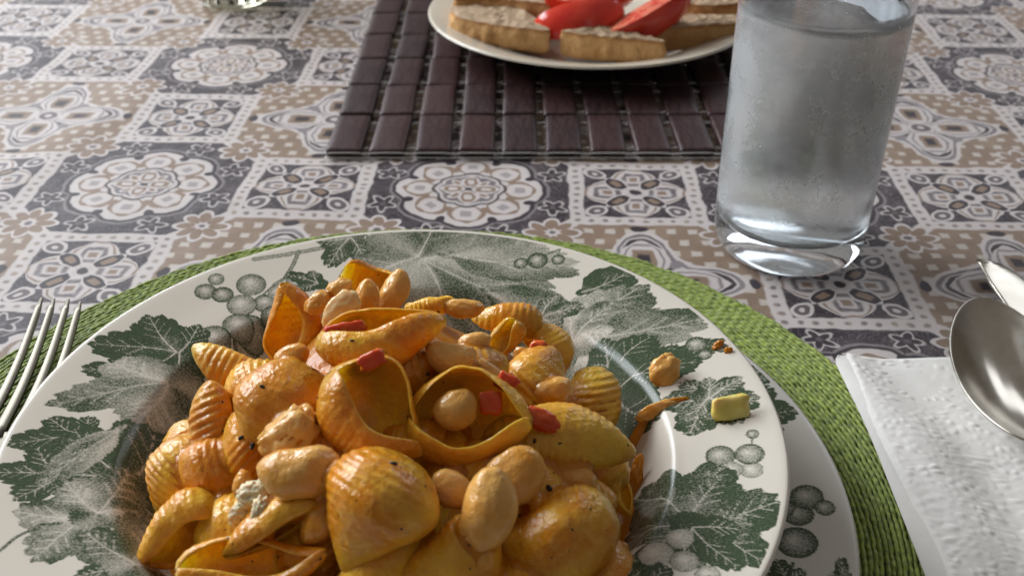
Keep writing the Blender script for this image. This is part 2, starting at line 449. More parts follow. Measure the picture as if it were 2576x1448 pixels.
def plate_ink(P, items, soup):
    ink = np.zeros(len(P))
    for it in items:
        kind = it[0]
        if kind == 'L':
            _, j, t, wid, tone, seed = it[:6]
            J, T = on_plate(*j, soup), on_plate(*t, soup); T = J + (T - J) * 1.14; L = np.hypot(*(T - J))
            lobes = it[6] if len(it) > 6 else 5
            idx = np.where(np.hypot(P[:, 0] - J[0], P[:, 1] - J[1]) < L * 1.3 * max(1, wid))[0]
            if not len(idx): continue
            m, tt = leaf_ink(P[idx], J, T, wid, tone, seed, lobes)
        elif kind == 'G':
            _, c, rad, tone = it
            C = on_plate(*c, soup); R = np.hypot(*(on_plate(c[0] + rad, c[1], soup) - C))
            d = P - C; rr = np.hypot(d[:, 0], d[:, 1] * .94) / R
            idx = np.where(rr < 1.2)[0]
            if not len(idx): continue
            rr = rr[idx]; dd = d[idx] / R
            m = np.clip((1 - rr) * R / .0003 + .5, 0, 1)
            tt = np.clip(tone * .88 * (.50 + .50 * rr ** 2.2) - .28 * np.exp(-((dd[:, 0] + .15) ** 2 + (dd[:, 1] - .22) ** 2) / .12) + .08 * (rr > .93), 0, 1)
        else:
            _, path, w, tone = it
            Q = np.array([on_plate(*p, soup) for p in path]); dist = np.full(len(P), 9.0)
            for a, b in zip(Q[:-1], Q[1:]):
                ab = b - a; t = np.clip(((P - a) @ ab) / (ab @ ab), 0, 1)
                dist = np.minimum(dist, np.hypot(*(P - a - t[:, None] * ab).T))
            idx = np.where(dist < w * 2)[0]
            m = np.clip((w - dist[idx]) / .0003 + .5, 0, 1); tt = np.full(len(idx), tone) - .25 * np.clip(1 - dist[idx] / w, 0, 1)
        ink[idx] = ink[idx] * (1 - m) + tt * m
    return ink
SOUP_PRINT = [
    ('S', [(640, 652), (720, 640), (800, 625), (880, 612)], .0011, .62), ('S', [(752, 632), (738, 665), (716, 700), (690, 716)], .0008, .7),
    ('S', [(716, 700), (745, 690)], .0004, .8), ('S', [(690, 716), (660, 742)], .0004, .8),
    ('G', (667, 762), 31, .85), ('G', (632, 716), 38, .78), ('G', (700, 735), 26, .7), ('G', (745, 709), 27, .8), ('G', (544, 702), 21, .8), ('G', (517, 733), 28, .85),
    ('G', (560, 741), 28, .95), ('G', (608, 767), 38, .72), ('G', (620, 884), 30, .9), ('G', (626, 828), 42, .85), ('G', (599, 818), 40, .78), ('G', (539, 849), 42, .82), ('G', (690, 800), 34, .85),
    ('L', (800, 712), (728, 690), .7, .92, 3, 3),
    # left side
    ('L', (330, 935), (205, 925), .75, .9, 11, 3), ('L', (452, 900), (448, 1012), .7, .92, 12, 3), ('L', (447, 885), (252, 862), .82, .86, 13),
    ('L', (205, 1095), (42, 1112), .8, .93, 15), ('L', (150, 1195), (-15, 1185), .85, .88, 16), ('L', (225, 1225), (120, 1290), .8, .95, 17, 3),
    ('L', (310, 1212), (405, 1075), .95, .84, 18), ('L', (425, 965), (150, 1010), .62, .50, 14, 3), ('L', (300, 1080), (95, 1215), .40, .48, 21, 1),
    ('L', (300, 1430), (200, 1445), 1.0, .9, 20, 3), ('L', (225, 1300), (75, 1405), 1.15, .56, 19), ('L', (245, 1290), (330, 1195), .9, .55, 27, 3),
    ('S', [(-20, 1400), (40, 1350), (105, 1318), (150, 1315)], .0005, .85), ('L', (345, 1420), (400, 1340), .9, .6, 24, 3),
    ('L', (180, 1520), (60, 1560), 1.0, .8, 41), ('L', (320, 1560), (400, 1490), 1.0, .6, 42),
    # far side
    ('L', (882, 596), (822, 668), .8, .76, 31, 3), ('L', (1010, 634), (902, 660), .7, .88, 32), ('L', (1117, 622), (1085, 690), .9, .93, 33, 5),
    ('L', (1060, 650), (1456, 800), .55, .52, 34), ('L', (1130, 640), (1440, 672), .42, .50, 35, 1), ('L', (1230, 735), (1440, 810), .5, .60, 36, 1),
    ('S', [(1452, 790), (1458, 760), (1462, 728)], .0004, .85), ('L', (1462, 735), (1584, 688), .78, .84, 37, 1),
    ('S', [(1440, 618), (1400, 630), (1370, 642)], .0004, .8), ('S', [(1408, 628), (1404, 642)], .0003, .8), ('G', (1352, 655), 26, 1.0), ('G', (1310, 662), 18, 1.0), ('G', (1404, 653), 17, 1.0),
    ('L', (1425, 905), (1770, 806), .62, .54, 38), ('L', (1440, 860), (1540, 765), .8, .48, 39, 3), ('L', (1360, 800), (1470, 770), .7, .72, 43, 3),
    # right side
    ('L', (1660, 920), (1800, 862), .6, .88, 52, 3), ('L', (1535, 965), (1735, 915), .85, .9, 51), ('L', (1545, 985), (1640, 1060), .8, .88, 50, 3),
    ('S', [(1790, 886), (1805, 878)], .0003, .8), ('G', (1751, 866), 28, .95), ('G', (1773, 891), 19, 1.0), ('G', (1815, 874), 17, 1.0),
    ('L', (1788, 996), (1735, 1080), 1.1, .74, 53), ('L', (1785, 1000), (1908, 1010), .95, .72, 54),
    ('S', [(1893, 1100), (1891, 1118)], .0003, .8), ('G', (1893, 1091), 17, .9), ('G', (1891, 1181), 30, .55), ('G', (1812, 1146), 38, .85), ('G', (1886, 1141), 38, .82), ('G', (1840, 1180), 30, .6),
    ('L', (1560, 1440), (1640, 1370), .7, .9, 57, 3), ('L', (1735, 1318), (1975, 1262), .98, .78, 55), ('L', (1730, 1322), (1618, 1250), .9, .72, 56), ('L', (1740, 1325), (1850, 1425), .75, .88, 58, 3),
    ('G', (1711, 1353), 35, .45), ('G', (1651, 1393), 45, .42), ('G', (1721, 1410), 38, .6), ('L', (1620, 1500), (1560, 1430), .9, .85, 59), ('G', (1780, 1445), 34, .5),
    ('L', (1760, 1520), (1880, 1480), .9, .8, 60),
]
UND_PRINT = [('L', (1880, 1040), (2004, 1035), 1.15, .97, 71), ('L', (1885, 955), (1925, 915), .8, .9, 75, 3), ('S', [(2060, 1275), (2040, 1262)], .0004, .9),
             ('G', (2008, 1292), 40, 1.0), ('G', (2030, 1249), 43, .95), ('G', (2075, 1276), 27, .95), ('G', (2005, 1363), 53, 1.0), ('S', [(1995, 1415), (1985, 1440)], .0006, .9),
             ('L', (1980, 1470), (1955, 1405), .9, .95, 72, 3), ('L', (2120, 1475), (2118, 1405), .5, .75, 73, 3), ('G', (1965, 1275), 35, .9)]
def plate_material(name, cream):
    m, nt, b = new_mat(name); tc = coords(nt)
    ink = attr(nt, 'ink')
    st = nt.noise(tc, 1500, 2.0, .6); st2 = nt.noise(tc, 300, 2.0)
    cov = nt.ramp(ink - (st - .5) * .85 + (st2 - .5) * .12, .05, .76)
    green = nt.mix(nt.ramp(st, .35, .65), (.036, .056, .029), (.068, .092, .052))
    nt.l.new(nt.mix(cov * nt.ramp(ink, .02, .08), cream, green), b.inputs['Base Color'])
    setp(b, rough=.20, spec=.27)
    nt.l.new(nt.bump(nt.noise(tc, 45, 2.0), .06, .002), b.inputs['Normal'])
    return m
def build_plate(name, C, prof, bottom, dense, items, soup, mat, r_dense, nr):
    """dense: (a0, a1, n) the span of angles seen, the rest coarse"""
    pf = np.array(smooth_profile(prof, 300))
    a0, a1, n = dense
    ang = np.concatenate([np.linspace(a0, a1, n, endpoint=False), np.linspace(a1, a0 + 2 * np.pi, 80, endpoint=False)])
    rs = np.concatenate([np.linspace(.0005, r_dense, 16, endpoint=False), np.linspace(r_dense, pf[-1, 0], nr)])
    top = np.stack([rs, np.interp(rs, pf[:, 0], pf[:, 1])], 1)
    P = np.vstack([top, np.array(bottom)])
    v = np.zeros((len(P), len(ang), 3)); v[..., 0] = P[:, 0, None] * np.cos(ang); v[..., 1] = P[:, 0, None] * np.sin(ang); v[..., 2] = P[:, 1, None]
    ink = np.zeros((len(P), len(ang))); sel = slice(16, len(rs))
    ink[sel] = plate_ink(v[sel, :, :2].reshape(-1, 2), items, soup).reshape(-1, len(ang))
    ink[len(rs) - 3:len(rs)] = 0
    o = mesh_obj(name, v.reshape(-1, 3), grid_faces(len(P), len(ang), False, True, flip=True), mat, None, attrs={'ink': ink.ravel()}, loc=(C[0], C[1], 0))
    return o
E1 = .1163; B_SOUP = [(.11765, .0506), (.1180, .0499), (.1176, .0492), (.1147, .0475), (.100, .0442), (.088, .0412), (.081, .0365), (.073, .0225), (.060, .0125), (.056, .0122), (.055, .0093), (.051, .0093), (.050, .0118), (.0005, .0118)]
o = build_plate('soup_plate', SOUP_C, SOUP_PROF, B_SOUP, (math.radians(-38), math.radians(218), 1900), SOUP_PRINT, True, plate_material('leaf_plate_glaze', (.63, .58, .50)), .050, 150)
tag(o, 'cream soup plate printed with green vine leaves and grapes, holding the shell pasta', 'plate')
B_UND = [(.1397, .0219), (.1400, .0212), (.1396, .0204), (.130, .0176), (.112, .0140), (.100, .0110), (.088, .0062), (.084, .0045), (.080, .0045), (.079, .0058), (.0005, .0058)]
o = build_plate('dinner_plate', UND_C, UND_PROF, B_UND, (math.radians(-42), math.radians(62), 620), UND_PRINT, False, plate_material('dinner_plate_glaze', (.58, .55, .50)), .095, 90)
tag(o, 'wide leaf-printed dinner plate underneath the soup plate, showing past its rim', 'plate')

# ------------------------------------------------------------------ dark tile placemat
def rounded_rect(hx, hy, r, per=5):
    pts = []
    for sx, sy, a0 in ((1, 1, 0), (-1, 1, 90), (-1, -1, 180), (1, -1, 270)):
        for k in range(per):
            a = math.radians(a0 + 90 * k / (per - 1)); pts.append((sx * (hx - r) + r * math.cos(a), sy * (hy - r) + r * math.sin(a)))
    return pts
def tile_mesh(name, hx, hy, h, mat):
    V, n = [], 20
    for inset, z in ((.0006, 0), (0, .0007), (0, h - .0017), (.0005, h - .0007), (.0015, h - .0002), (.0045, h - .0001), (.008, h)):
        V += [(x, y, z) for x, y in rounded_rect(hx - inset, hy - inset, max(.0008, .0016 - inset * .3))]
    rings = len(V) // n
    Fc = [tuple(int(q) for q in f) for f in grid_faces(rings, n, False, True, flip=True)]
    Fc += [tuple(range(n))[::-1], tuple(range((rings - 1) * n, rings * n))]
    me = bpy.data.meshes.new(name); me.from_pydata(V, [], Fc); me.update(); me.polygons.foreach_set('use_smooth', np.ones(len(me.polygons), bool)); me.materials.append(mat)
    return me
def build_tile_mat():
    m, nt, b = new_mat('dark_stained_bamboo'); tc = coords(nt); rnd = objrand(nt)
    mp = nt.node('ShaderNodeMapping'); nt.l.new(tc, mp.inputs[0]); mp.inputs['Scale'].default_value = (1, .12, 1)
    g = nt.noise(mp.outputs[0], 900, 3.0)
    c = nt.mix(nt.ramp(rnd, 0, 1), (.014, .006, .008), (.036, .010, .011))
    c = nt.mix(nt.ramp(g, .40, .62) * .8, c, (.050, .024, .022))
    nt.l.new(c, b.inputs['Base Color'])
    rn = nt.noise(tc, 220, 2.0); r_ = rn * .20 + .33; nt.l.new(r_.v, b.inputs['Roughness']); setp(b, spec=.32)
    nt.l.new(nt.bump(g, .12, .0004), b.inputs['Normal'])
    nyl, nt2, b2 = new_mat('clear_nylon'); setp(b2, rough=.12, trans=.75, ior=1.5); b2.inputs['Base Color'].default_value = (.85, .84, .82, 1)
    root = empty('tile_placemat', (.042, .72, 0)); tag(root, 'dark brown wooden tile placemat strung on clear line, under the bread plate', 'placemat')
    rng = random.Random(7); x0, y0, px = -.1046 + .0102, .534, .0248; NC, NR = 12, 8
    front = tile_mesh('tile', .0101, .0247, .0050, m); rest = tile_mesh('tile', .0101, .0228, .0050, m)
    y = y0
    for r in range(NR):
        ln = .0505 if r in (0, NR - 1) else .0468; me = front if r in (0, NR - 1) else rest
        yc = y + ln / 2
        for c_ in range(NC):
            o = bpy.data.objects.new('tile', me); link(o, root)
            o.location = (x0 + c_ * px + rng.uniform(-.0005, .0005) - root.location.x, yc + rng.uniform(-.0004, .0004) - root.location.y, rng.uniform(0, .0003) + .0002)
            o.rotation_euler = (rng.uniform(-.012, .012), rng.uniform(-.035, .035), rng.uniform(-.028, .028))
        for fy in (.16, .84):
            path = [(x0 - .0115 + (px * (NC - 1) + .023) * i / 40 - root.location.x, yc + (fy - .5) * ln - root.location.y, .0026 + .0004 * math.sin(i * 1.9 + r)) for i in range(41)]
            V, Fc = tube_arrays(path, .00055, 6); mesh_obj('string', V, Fc, nyl, root)
        y += ln
    # the edge line that hugs the outer tile ends
    for ye, s in ((y0 - .0012, -1), (y + .0008, 1)):
        path = []
        for i in range(121):
            t = i / 120; xx = x0 - .0115 + (px * (NC - 1) + .023) * t
            ph = ((xx - x0) / px) % 1.0; gap = .5 - abs(ph - .5)
            path.append((xx - root.location.x, ye + s * (-.0006 * math.exp(-((ph - .5) / .12) ** 2)) - root.location.y, .0040 - .0008 * math.exp(-((ph - .5) / .14) ** 2)))
        V, Fc = tube_arrays(path, .0005, 6); mesh_obj('edge_string', V, Fc, nyl, root)
        V, Fc = tube_arrays([(p[0], p[1], .0009 + (p[2] - .004) * .3) for p in path], .0005, 6); mesh_obj('edge_string', V, Fc, nyl, root)
build_tile_mat()

# ------------------------------------------------------------------ bread plate, bread and tomato
BP = (.0543, .7204)
def build_bread_plate():
    m = simple('cream_glaze', (.58, .52, .42), (.62, .56, .46), 25, rough=.16, spec=.5, coat=.2)
    prof = smooth_profile([(.0004, .0112), (.05, .0112), (.072, .0118), (.083, .0162), (.094, .0205), (.104, .0235), (.1108, .0252), (.1120, .0250), (.1123, .0242), (.1116, .0236), (.100, .0205), (.086, .0155), (.072, .0085), (.064, .0080), (.063, .0058), (.060, .0058), (.059, .0082), (.0004, .0082)], 90)
    v, f = lathe(prof, 128); o = mesh_obj('bread_plate', v, f, m, loc=(BP[0], BP[1], 0))
    tag(o, 'plain cream plate of bread and tomato on the dark tile placemat', 'plate')
build_bread_plate()
def bread_mats():
    m, nt, b = new_mat('bread_crust'); tc = coords(nt)
    mp = nt.node('ShaderNodeMapping'); nt.l.new(tc, mp.inputs[0]); mp.inputs['Scale'].default_value = (1, 1, .35)
    n1, n2 = nt.noise(mp.outputs[0], 120, 4.0, .6), nt.noise(tc, 500, 3.0)
    c = nt.mix(nt.ramp(n1, .32, .68), (.40, .205, .075), (.60, .36, .155)); c = nt.mix(nt.ramp(n2, .62, .75) * .7, c, (.16, .075, .03)); c = nt.mix(nt.ramp(attr(nt, 'edge') + (n1 - .5) * .9, .70, 1.0) * .8, c, (.30, .12, .035))
    nt.l.new(c, b.inputs['Base Color']); setp(b, rough=.75, spec=.2); nt.l.new(nt.bump(n2 + n1, .6, .0012), b.inputs['Normal'])
    m2, nt, b = new_mat('bread_crumb'); tc = coords(nt)
    n1, n2 = nt.noise(tc, 220, 4.0, .65), nt.noise(tc, 700, 2.0)
    c = nt.mix(nt.ramp(n1, .35, .65), (.29, .19, .11), (.45, .33, .215)); c = nt.mix(nt.ramp(n2, .66, .74) * .6, c, (.20, .13, .08))
    nt.l.new(c, b.inputs['Base Color']); setp(b, rough=.7, spec=.25); nt.l.new(nt.bump(n1 + n2 * .6, .7, .0014), b.inputs['Normal'])
    return m, m2
CRUST, CRUMB = bread_mats()
def resample(pts, n, r_smooth=2):
    p = np.array(pts); q = np.vstack([p, p[:1]]); d = np.r_[0, np.cumsum(np.hypot(*np.diff(q, axis=0).T))]
    t = np.linspace(0, d[-1], n, endpoint=False); o = np.stack([np.interp(t, d, q[:, 0]), np.interp(t, d, q[:, 1])], 1)
    for _ in range(r_smooth): o = .25 * np.roll(o, 1, 0) + .5 * o + .25 * np.roll(o, -1, 0)
    return o
def bread(pix, zt, thick, label, seed, tilt=(0, 0)):
    pts = [at(x, y, zt) for x, y in pix]; n = 84
    out = resample([(p.x, p.y) for p in pts], n, 3)
    if np.sum(out[:, 0] * np.roll(out[:, 1], -1) - np.roll(out[:, 0], -1) * out[:, 1]) < 0: out = out[::-1]
    c = out.mean(0); nrm = out - c; nrm /= np.hypot(*nrm.T)[:, None]
    root = empty('bread_slice', (c[0], c[1], zt - thick)); tag(root, label, 'bread', 'bread slices on the cream plate')
    def put(q, z, amp):
        p = Vector((q[0], q[1], z)); s = amp * nz(p, 160, seed) + amp * .6 * nz(p, 420, seed)
        return p, s
    V = []
    hs = np.linspace(0, 1, 9)
    for h in hs:
        for k in range(n):
            bul = .0016 * math.sin(math.pi * h) - (.0022 if h == 0 else 0)
            p, s = put(out[k], h * thick, .0016); q = out[k] + nrm[k] * (bul + s)
            V.append((q[0] - c[0], q[1] - c[1], h * thick + (.0003 * nz(p, 300, seed + 3) if h > .9 else 0)))
    F_ = [tuple(map(int, f)) for f in grid_faces(len(hs), n, False, True)] + [tuple(range(n))[::-1]]
    hh = [abs(2 * h - 1) for h in hs for k in range(n)]
    mesh_obj('crust', V, F_, CRUST, root, attrs={'edge': hh})
    V2 = []; top = V[-n:]
    for s_ in np.linspace(1.0, .04, 16):
        for k in range(n):
            x, y, z = top[k]; p = Vector((x * s_, y * s_, 0))
            zz = thick + .0013 * nz(p, 190, seed + 5) + .0010 * nz(p, 520, seed + 9) + .0007 * min(1, (1 - s_) * 8)
            V2.append((x * s_, y * s_, z if s_ == 1.0 else zz))
    F2 = [tuple(map(int, f)) for f in grid_faces(16, n, False, True)] + [tuple(range(15 * n, 16 * n))]
    mesh_obj('crumb', V2, F2, CRUMB, root)
    root.rotation_euler = (tilt[0], tilt[1], 0)
bread([(1134, 18), (1174, 12), (1240, 10), (1293, 14), (1335, 36), (1363, 55), (1383, 78), (1300, 70), (1230, 60), (1160, 46), (1136, 36)], .0315, .0160, 'bread slice lying beside the plate\'s left rim, crumb glistening with oil', 1)
bread([(1409, 77), (1470, 72), (1538, 66), (1561, 70), (1600, 84), (1627, 92), (1674, 101), (1674, 106), (1560, 96), (1460, 86)], .0315, .0170, 'bread slice with its pale crust turned out, in front of the tomato wedges', 2)
bread([(1634, 70), (1660, 52), (1743, 36), (1800, 38), (1880, 40), (1930, 46), (1930, 58), (1852, 58), (1740, 66), (1677, 72)], .0305, .0160, 'bread slice reaching behind the water glass', 3)
bread([(1138, -6), (1250, -4), (1396, 12), (1430, -22), (1320, -42), (1180, -44)], .0370, .0200, 'bread slice behind the oily slice, touching the far tomato wedge', 4)
bread([(1712, 10), (1790, 14), (1862, 8), (1900, -34), (1800, -48), (1725, -34)], .0350, .0200, 'darker-crusted bread slice behind the slice by the glass', 5)
def tomato_mats():
    m, nt, b = new_mat('tomato_skin'); tc = coords(nt)
    nt.l.new(nt.mix(nt.ramp(nt.noise(tc, 60, 2.0), .3, .7), (.60, .03, .02), (.70, .07, .035)), b.inputs['Base Color']); setp(b, rough=.16, spec=.5, sss=.25, sss_scale=.004)
    m2, nt, b = new_mat('tomato_flesh'); tc = coords(nt)
    n1, n2 = nt.noise(tc, 150, 2.0), nt.noise(tc, 400, 2.0)
    c = nt.mix(nt.ramp(n1, .4, .6), (.55, .05, .035), (.66, .20, .12)); c = nt.mix(nt.ramp(n2, .62, .7), c, (.72, .42, .22))
    nt.l.new(c, b.inputs['Base Color']); setp(b, rough=.10, spec=.55, sss=.4, sss_scale=.004); nt.l.new(nt.bump(n1 + n2, .6, .0012), b.inputs['Normal'])
    return m, m2
TSKIN, TFLESH = tomato_mats()
def frame(ax, nrm):
    ax = ax.normalized(); n = (nrm - ax * nrm.dot(ax)).normalized(); s = n.cross(ax)
    M = Matrix.Identity(4)
    for i in range(3): M[i][0], M[i][1], M[i][2] = ax[i], s[i], n[i]
    return M
def tomato(c, length, ax, skin_dir, half, label, seed):
    root = empty('tomato_wedge', c); root.matrix_world = Matrix.Translation(c) @ frame(ax, skin_dir); tag(root, label, 'tomato', 'tomato wedges on the bread plate')
    R = length / 2; nu, nv = 30, 18; V = []
    for i in range(nu):
        t = -1 + 2 * i / (nu - 1); x = math.sin(t * math.pi / 2) * R; rr = R * .66 * max(.02, math.cos(t * math.pi / 2)) ** .8
        for j in range(nv):
            a = -half + 2 * half * j / (nv - 1); w = 1 + .03 * nz((t, a, 0), 2.0, seed)
            V.append((x, rr * w * math.sin(a), rr * w * math.cos(a) - R * .35))
    mesh_obj('skin', V, grid_faces(nu, nv), TSKIN, root)
    V2 = []; nk = 9
    for sd in (0, nv - 1):
        for i in range(nu):
            e = V[i * nv + sd]
            for k in range(nk):
                s = k / (nk - 1); z0 = -R * .35
                bumpy = .0012 * nz((e[0], s * .03, sd), 190, seed) * math.sin(math.pi * s)
                V2.append((e[0], e[1] * (1 - s) + bumpy * (1 if sd else -1), e[2] * (1 - s) + z0 * s + .0))
    n1 = nu * nk
    mesh_obj('flesh', V2, np.vstack([grid_faces(nu, nk), grid_faces(nu, nk, off=n1, flip=True)]), TFLESH, root)
def td(px, py, z): return at(px, py, z)
def imgdir(phi, tau=0):
    ph, ta = math.radians(phi), math.radians(tau)
    return (RGT * math.cos(ph) + UPV * math.sin(ph)) * math.cos(ta) + BCK * math.sin(ta)
tomato(at(1460, 50, .034), .062, imgdir(10), BCK * 1.0 - UPV * .15, .62, 'tomato wedge lying skin out behind the front bread slice', 1)
tomato(at(1632, 48, .036), .072, imgdir(30), BCK * .45 - UPV * .85 + RGT * .1, .60, 'tomato wedge slanting up with its seeded cut face showing', 2)
tomato(at(1488, 2, .040), .066, imgdir(4), BCK * .15 - UPV * .95, .62, 'wet tomato wedge with glistening cut face, against the far bread slice', 3)

# ------------------------------------------------------------------ glasses
def glass_mat(name, tint, frost):
    m, nt, b = new_mat(name); b.inputs['Base Color'].default_value = (*tint, 1); setp(b, trans=1.0, ior=1.50, rough=0.0)
    if frost:
        tc = coords(nt); fa = attr(nt, 'frost')
        n1, n2 = nt.noise(tc, 42, 3.0, .6), nt.noise(tc, 260, 3.0, .7)
        r = fa * (nt.ramp(n1, .35, .60) * .14 + .14 + nt.ramp(n2, .45, .75) * .08)
        nt.l.new(r.v, b.inputs['Roughness'])
        tw = (fa * (nt.ramp(n1, .30, .62) * .20 + .10)).inv(); nt.l.new(tw.v, b.inputs['Transmission Weight'])
        n3 = nt.noise(tc, 900, 2.0)
        h = (n3 * .5 + nt.ramp(n2, .55, .75)) * fa
        nt.l.new(nt.bump(h, .10, .0006), b.inputs['Normal'])
    return m
GC = (.1335, .4392)
def build_glass():
    H_ = .137; wall = .0022
    def ro(z): return .0356 + .0011 * z / .13
    prof = [(.0003, .0058), (.010, .0052), (.020, .0032), (.0265, .0009), (.0280, .0004), (.0302, .0004), (.0326, .0018), (.0345, .0055), (ro(.011), .011)]
    prof += [(ro(z), z) for z in np.linspace(.016, .132, 42)] + [(ro(H_) - .0002, H_ - .001), (ro(H_) - wall * .5, H_), (ro(H_) - wall + .0002, H_ - .001)]
    prof += [(ro(z) - wall, z) for z in np.linspace(.132, .024, 30)] + [(.0328, .0200), (.0312, .0172), (.0285, .0157), (.022, .0150), (.0003, .0148)]
    n = 128; v, f = lathe(prof, n)
    fr = []
    for i, (r, z) in enumerate(prof):
        outer = 9 <= i < 51
        k = min(1, max(0, (z - .019) / .007)) * min(1, max(0, (.124 - z) / .006)) if outer else 0
        fr += [k] * n
    o = mesh_obj('water_glass', v, f, glass_mat('misted_glass', (.95, .98, 1.0), True), attrs={'frost': fr}, loc=(GC[0], GC[1], .0003))
    tag(o, 'straight clear tumbler misted with condensation, thick clear base on the tablecloth', 'glass')
    wprof = [(.0003, .0147), (.022, .0149), (.0286, .0156), (.0314, .0171), (.0330, .0200)] + [(ro(z) - wall + .00015, z) for z in np.linspace(.024, .1192, 24)] + [(ro(.119) - wall - .0006, .1186), (.032, .1182), (.027, .1180), (.0003, .1180)]
    v, f = lathe(wprof, n)
    m, nt, b = new_mat('water'); b.inputs['Base Color'].default_value = (.97, .985, .985, 1); setp(b, trans=1.0, ior=1.333, rough=0.0)
    w = mesh_obj('drinking_water', v, f, m, loc=(GC[0], GC[1], .0003)); tag(w, 'cold drinking water filling the misted tumbler', 'water')
    # second tumbler, only its base is in the picture
    prof = [(.0003, .0015), (.018, .0015), (.0225, .0005), (.0255, .0010), (.0282, .0045), (.0290, .010)] + [(.0290 + .004 * (z / .1), z) for z in np.linspace(.015, .098, 16)]
    prof += [(.0322, .0995), (.0312, .0985)] + [(.0270 + .004 * (z / .1), z) for z in np.linspace(.094, .024, 14)] + [(.0245, .0170), (.018, .0140), (.0003, .0132)]
    v, f = lathe(prof, 96); v = v.reshape(len(prof), 96, 3)
    a = np.linspace(0, 2 * math.pi, 96, endpoint=False)
    for i, (r, z) in enumerate(prof[:22]): v[i, :, :2] *= (1 + .012 * np.cos(16 * a) * min(1, z / .01))[:, None]
    o = mesh_obj('tumbler', v.reshape(-1, 3), f, glass_mat('straw_glass', (.93, .91, .74), False), loc=(-.2185, .8175, .0003))
    tag(o, 'empty straw-tinted glass tumbler on the tablecloth beyond the dark placemat\'s corner', 'glass')
build_glass()

# ------------------------------------------------------------------ napkin
def mat_h(x, y):
    d = math.hypot(x - MC[0], y - MC[1]); t = min(1, max(0, (MR + .026 - d) / .027)); return .0052 * t * t * (3 - 2 * t)
def build_napkin():
    m, nt, b = new_mat('embossed_paper'); tc = coords(nt)
    mp = nt.node('ShaderNodeMapping'); nt.l.new(tc, mp.inputs[0]); mp.inputs['Scale'].default_value = (.62, 1, 1)
    n1 = nt.noise(mp.outputs[0], 330, 1.0, .5, .0); n2 = nt.noise(tc, 40, 2.0)
    nt.l.new(nt.mix(nt.ramp(n2, .3, .7), (.71, .685, .65), (.76, .735, .70)), b.inputs['Base Color']); setp(b, rough=.85, spec=.15)
    nt.l.new(nt.bump(nt.ramp(n1, .3, .7), .12, .0004), b.inputs['Normal'])
    root = empty('paper_napkin', (.22, .26, 0)); tag(root, 'white embossed folded paper napkin under the spoon and knife', 'napkin')
    def emboss(x, y):
        q = Vector((x * 240 + 1.2 * nz((x, y, 0), 60, 3), y * 370 + 1.2 * nz((x, y, 0), 60, 8), 0)); d, _ = mnoise.voronoi(q)
        e_ = min(1.0, (d[1] - d[0]) * 1.25); return e_ * e_ * (3 - 2 * e_) * (.7 + .6 * nz((x, y, 0), 110, 5))
    def sheet(x0, x1, y0, y1, z0, step, amp, corner, seed):
        nx, ny = int((x1 - x0) / step), int((y1 - y0) / step); V = []
        for i in range(nx):
            for j in range(ny):
                u, v = i / (nx - 1), j / (ny - 1); x, y = x0 + (x1 - x0) * u, y0 + (y1 - y0) * v
                dx, dy = max(0, x0 + corner - x), max(0, y - (y1 - corner)); d = math.hypot(dx, dy)
                if dx > 0 and dy > 0 and d > corner:
                    s = corner / d; x, y = x0 + corner - dx * s, y1 - corner + dy * s
                edge = min(1, min(x - x0, y1 - y) / .002) if min(x - x0, y1 - y) > 0 else 0
                y += .0012 * math.sin(x * 60 + seed) * v; x += .0010 * math.sin(y * 45 + seed) * (1 - u)
                p = (x * .62, y, 0)
                z = z0 + mat_h(x, y) + amp * emboss(x, y) * edge + .0011 * nz((x, y, 0), 28, seed) + .0008 * edge
                V.append((x - root.location.x, y - root.location.y, z))
        n = len(V); V2 = [(p[0], p[1], p[2] - .00035) for p in V]
        mesh_obj('ply', V + V2, np.vstack([grid_faces(nx, ny), grid_faces(nx, ny, off=n, flip=True)]), m, root)
    sheet(.1305, .300, .170, .3425, .0006, .0035, .00012, .007, 1.0)
    sheet(.1350, .300, .170, .3450, .0013, .00075, .00065, .004, 4.0)
build_napkin()

# ------------------------------------------------------------------ cutlery
def steel():
    m, nt, b = new_mat('steel'); tc = coords(nt); n = nt.noise(tc, 120, 3.0)
    nt.l.new(nt.mix(nt.ramp(n, .3, .7), (.43, .395, .335), (.50, .46, .40)), b.inputs['Base Color']); setp(b, metal=1.0)
    r = nt.noise(tc, 60, 3.0) * .12 + .13; nt.l.new(r.v, b.inputs['Roughness'])
    return m
STEEL = steel()
def ribbon(stations, ncross, mat, name, parent, thick):
    """stations: (centre, half width, dish depth, side vector); a dished strip given thickness"""
    V = []
    for c, w, d, s in stations:
        for k in range(ncross):
            y = -1 + 2 * k / (ncross - 1); V.append(c + s * (w * y) + Vector((0, 0, -d * (1 - y * y))))
    o = mesh_obj(name, V, grid_faces(len(stations), ncross, flip=True), mat, parent)
    md = o.modifiers.new('thickness', 'SOLIDIFY'); md.thickness = thick; md.offset = 0
    bv = o.modifiers.new('soft_edge', 'SUBSURF'); bv.levels = 1; bv.render_levels = 1
    return o
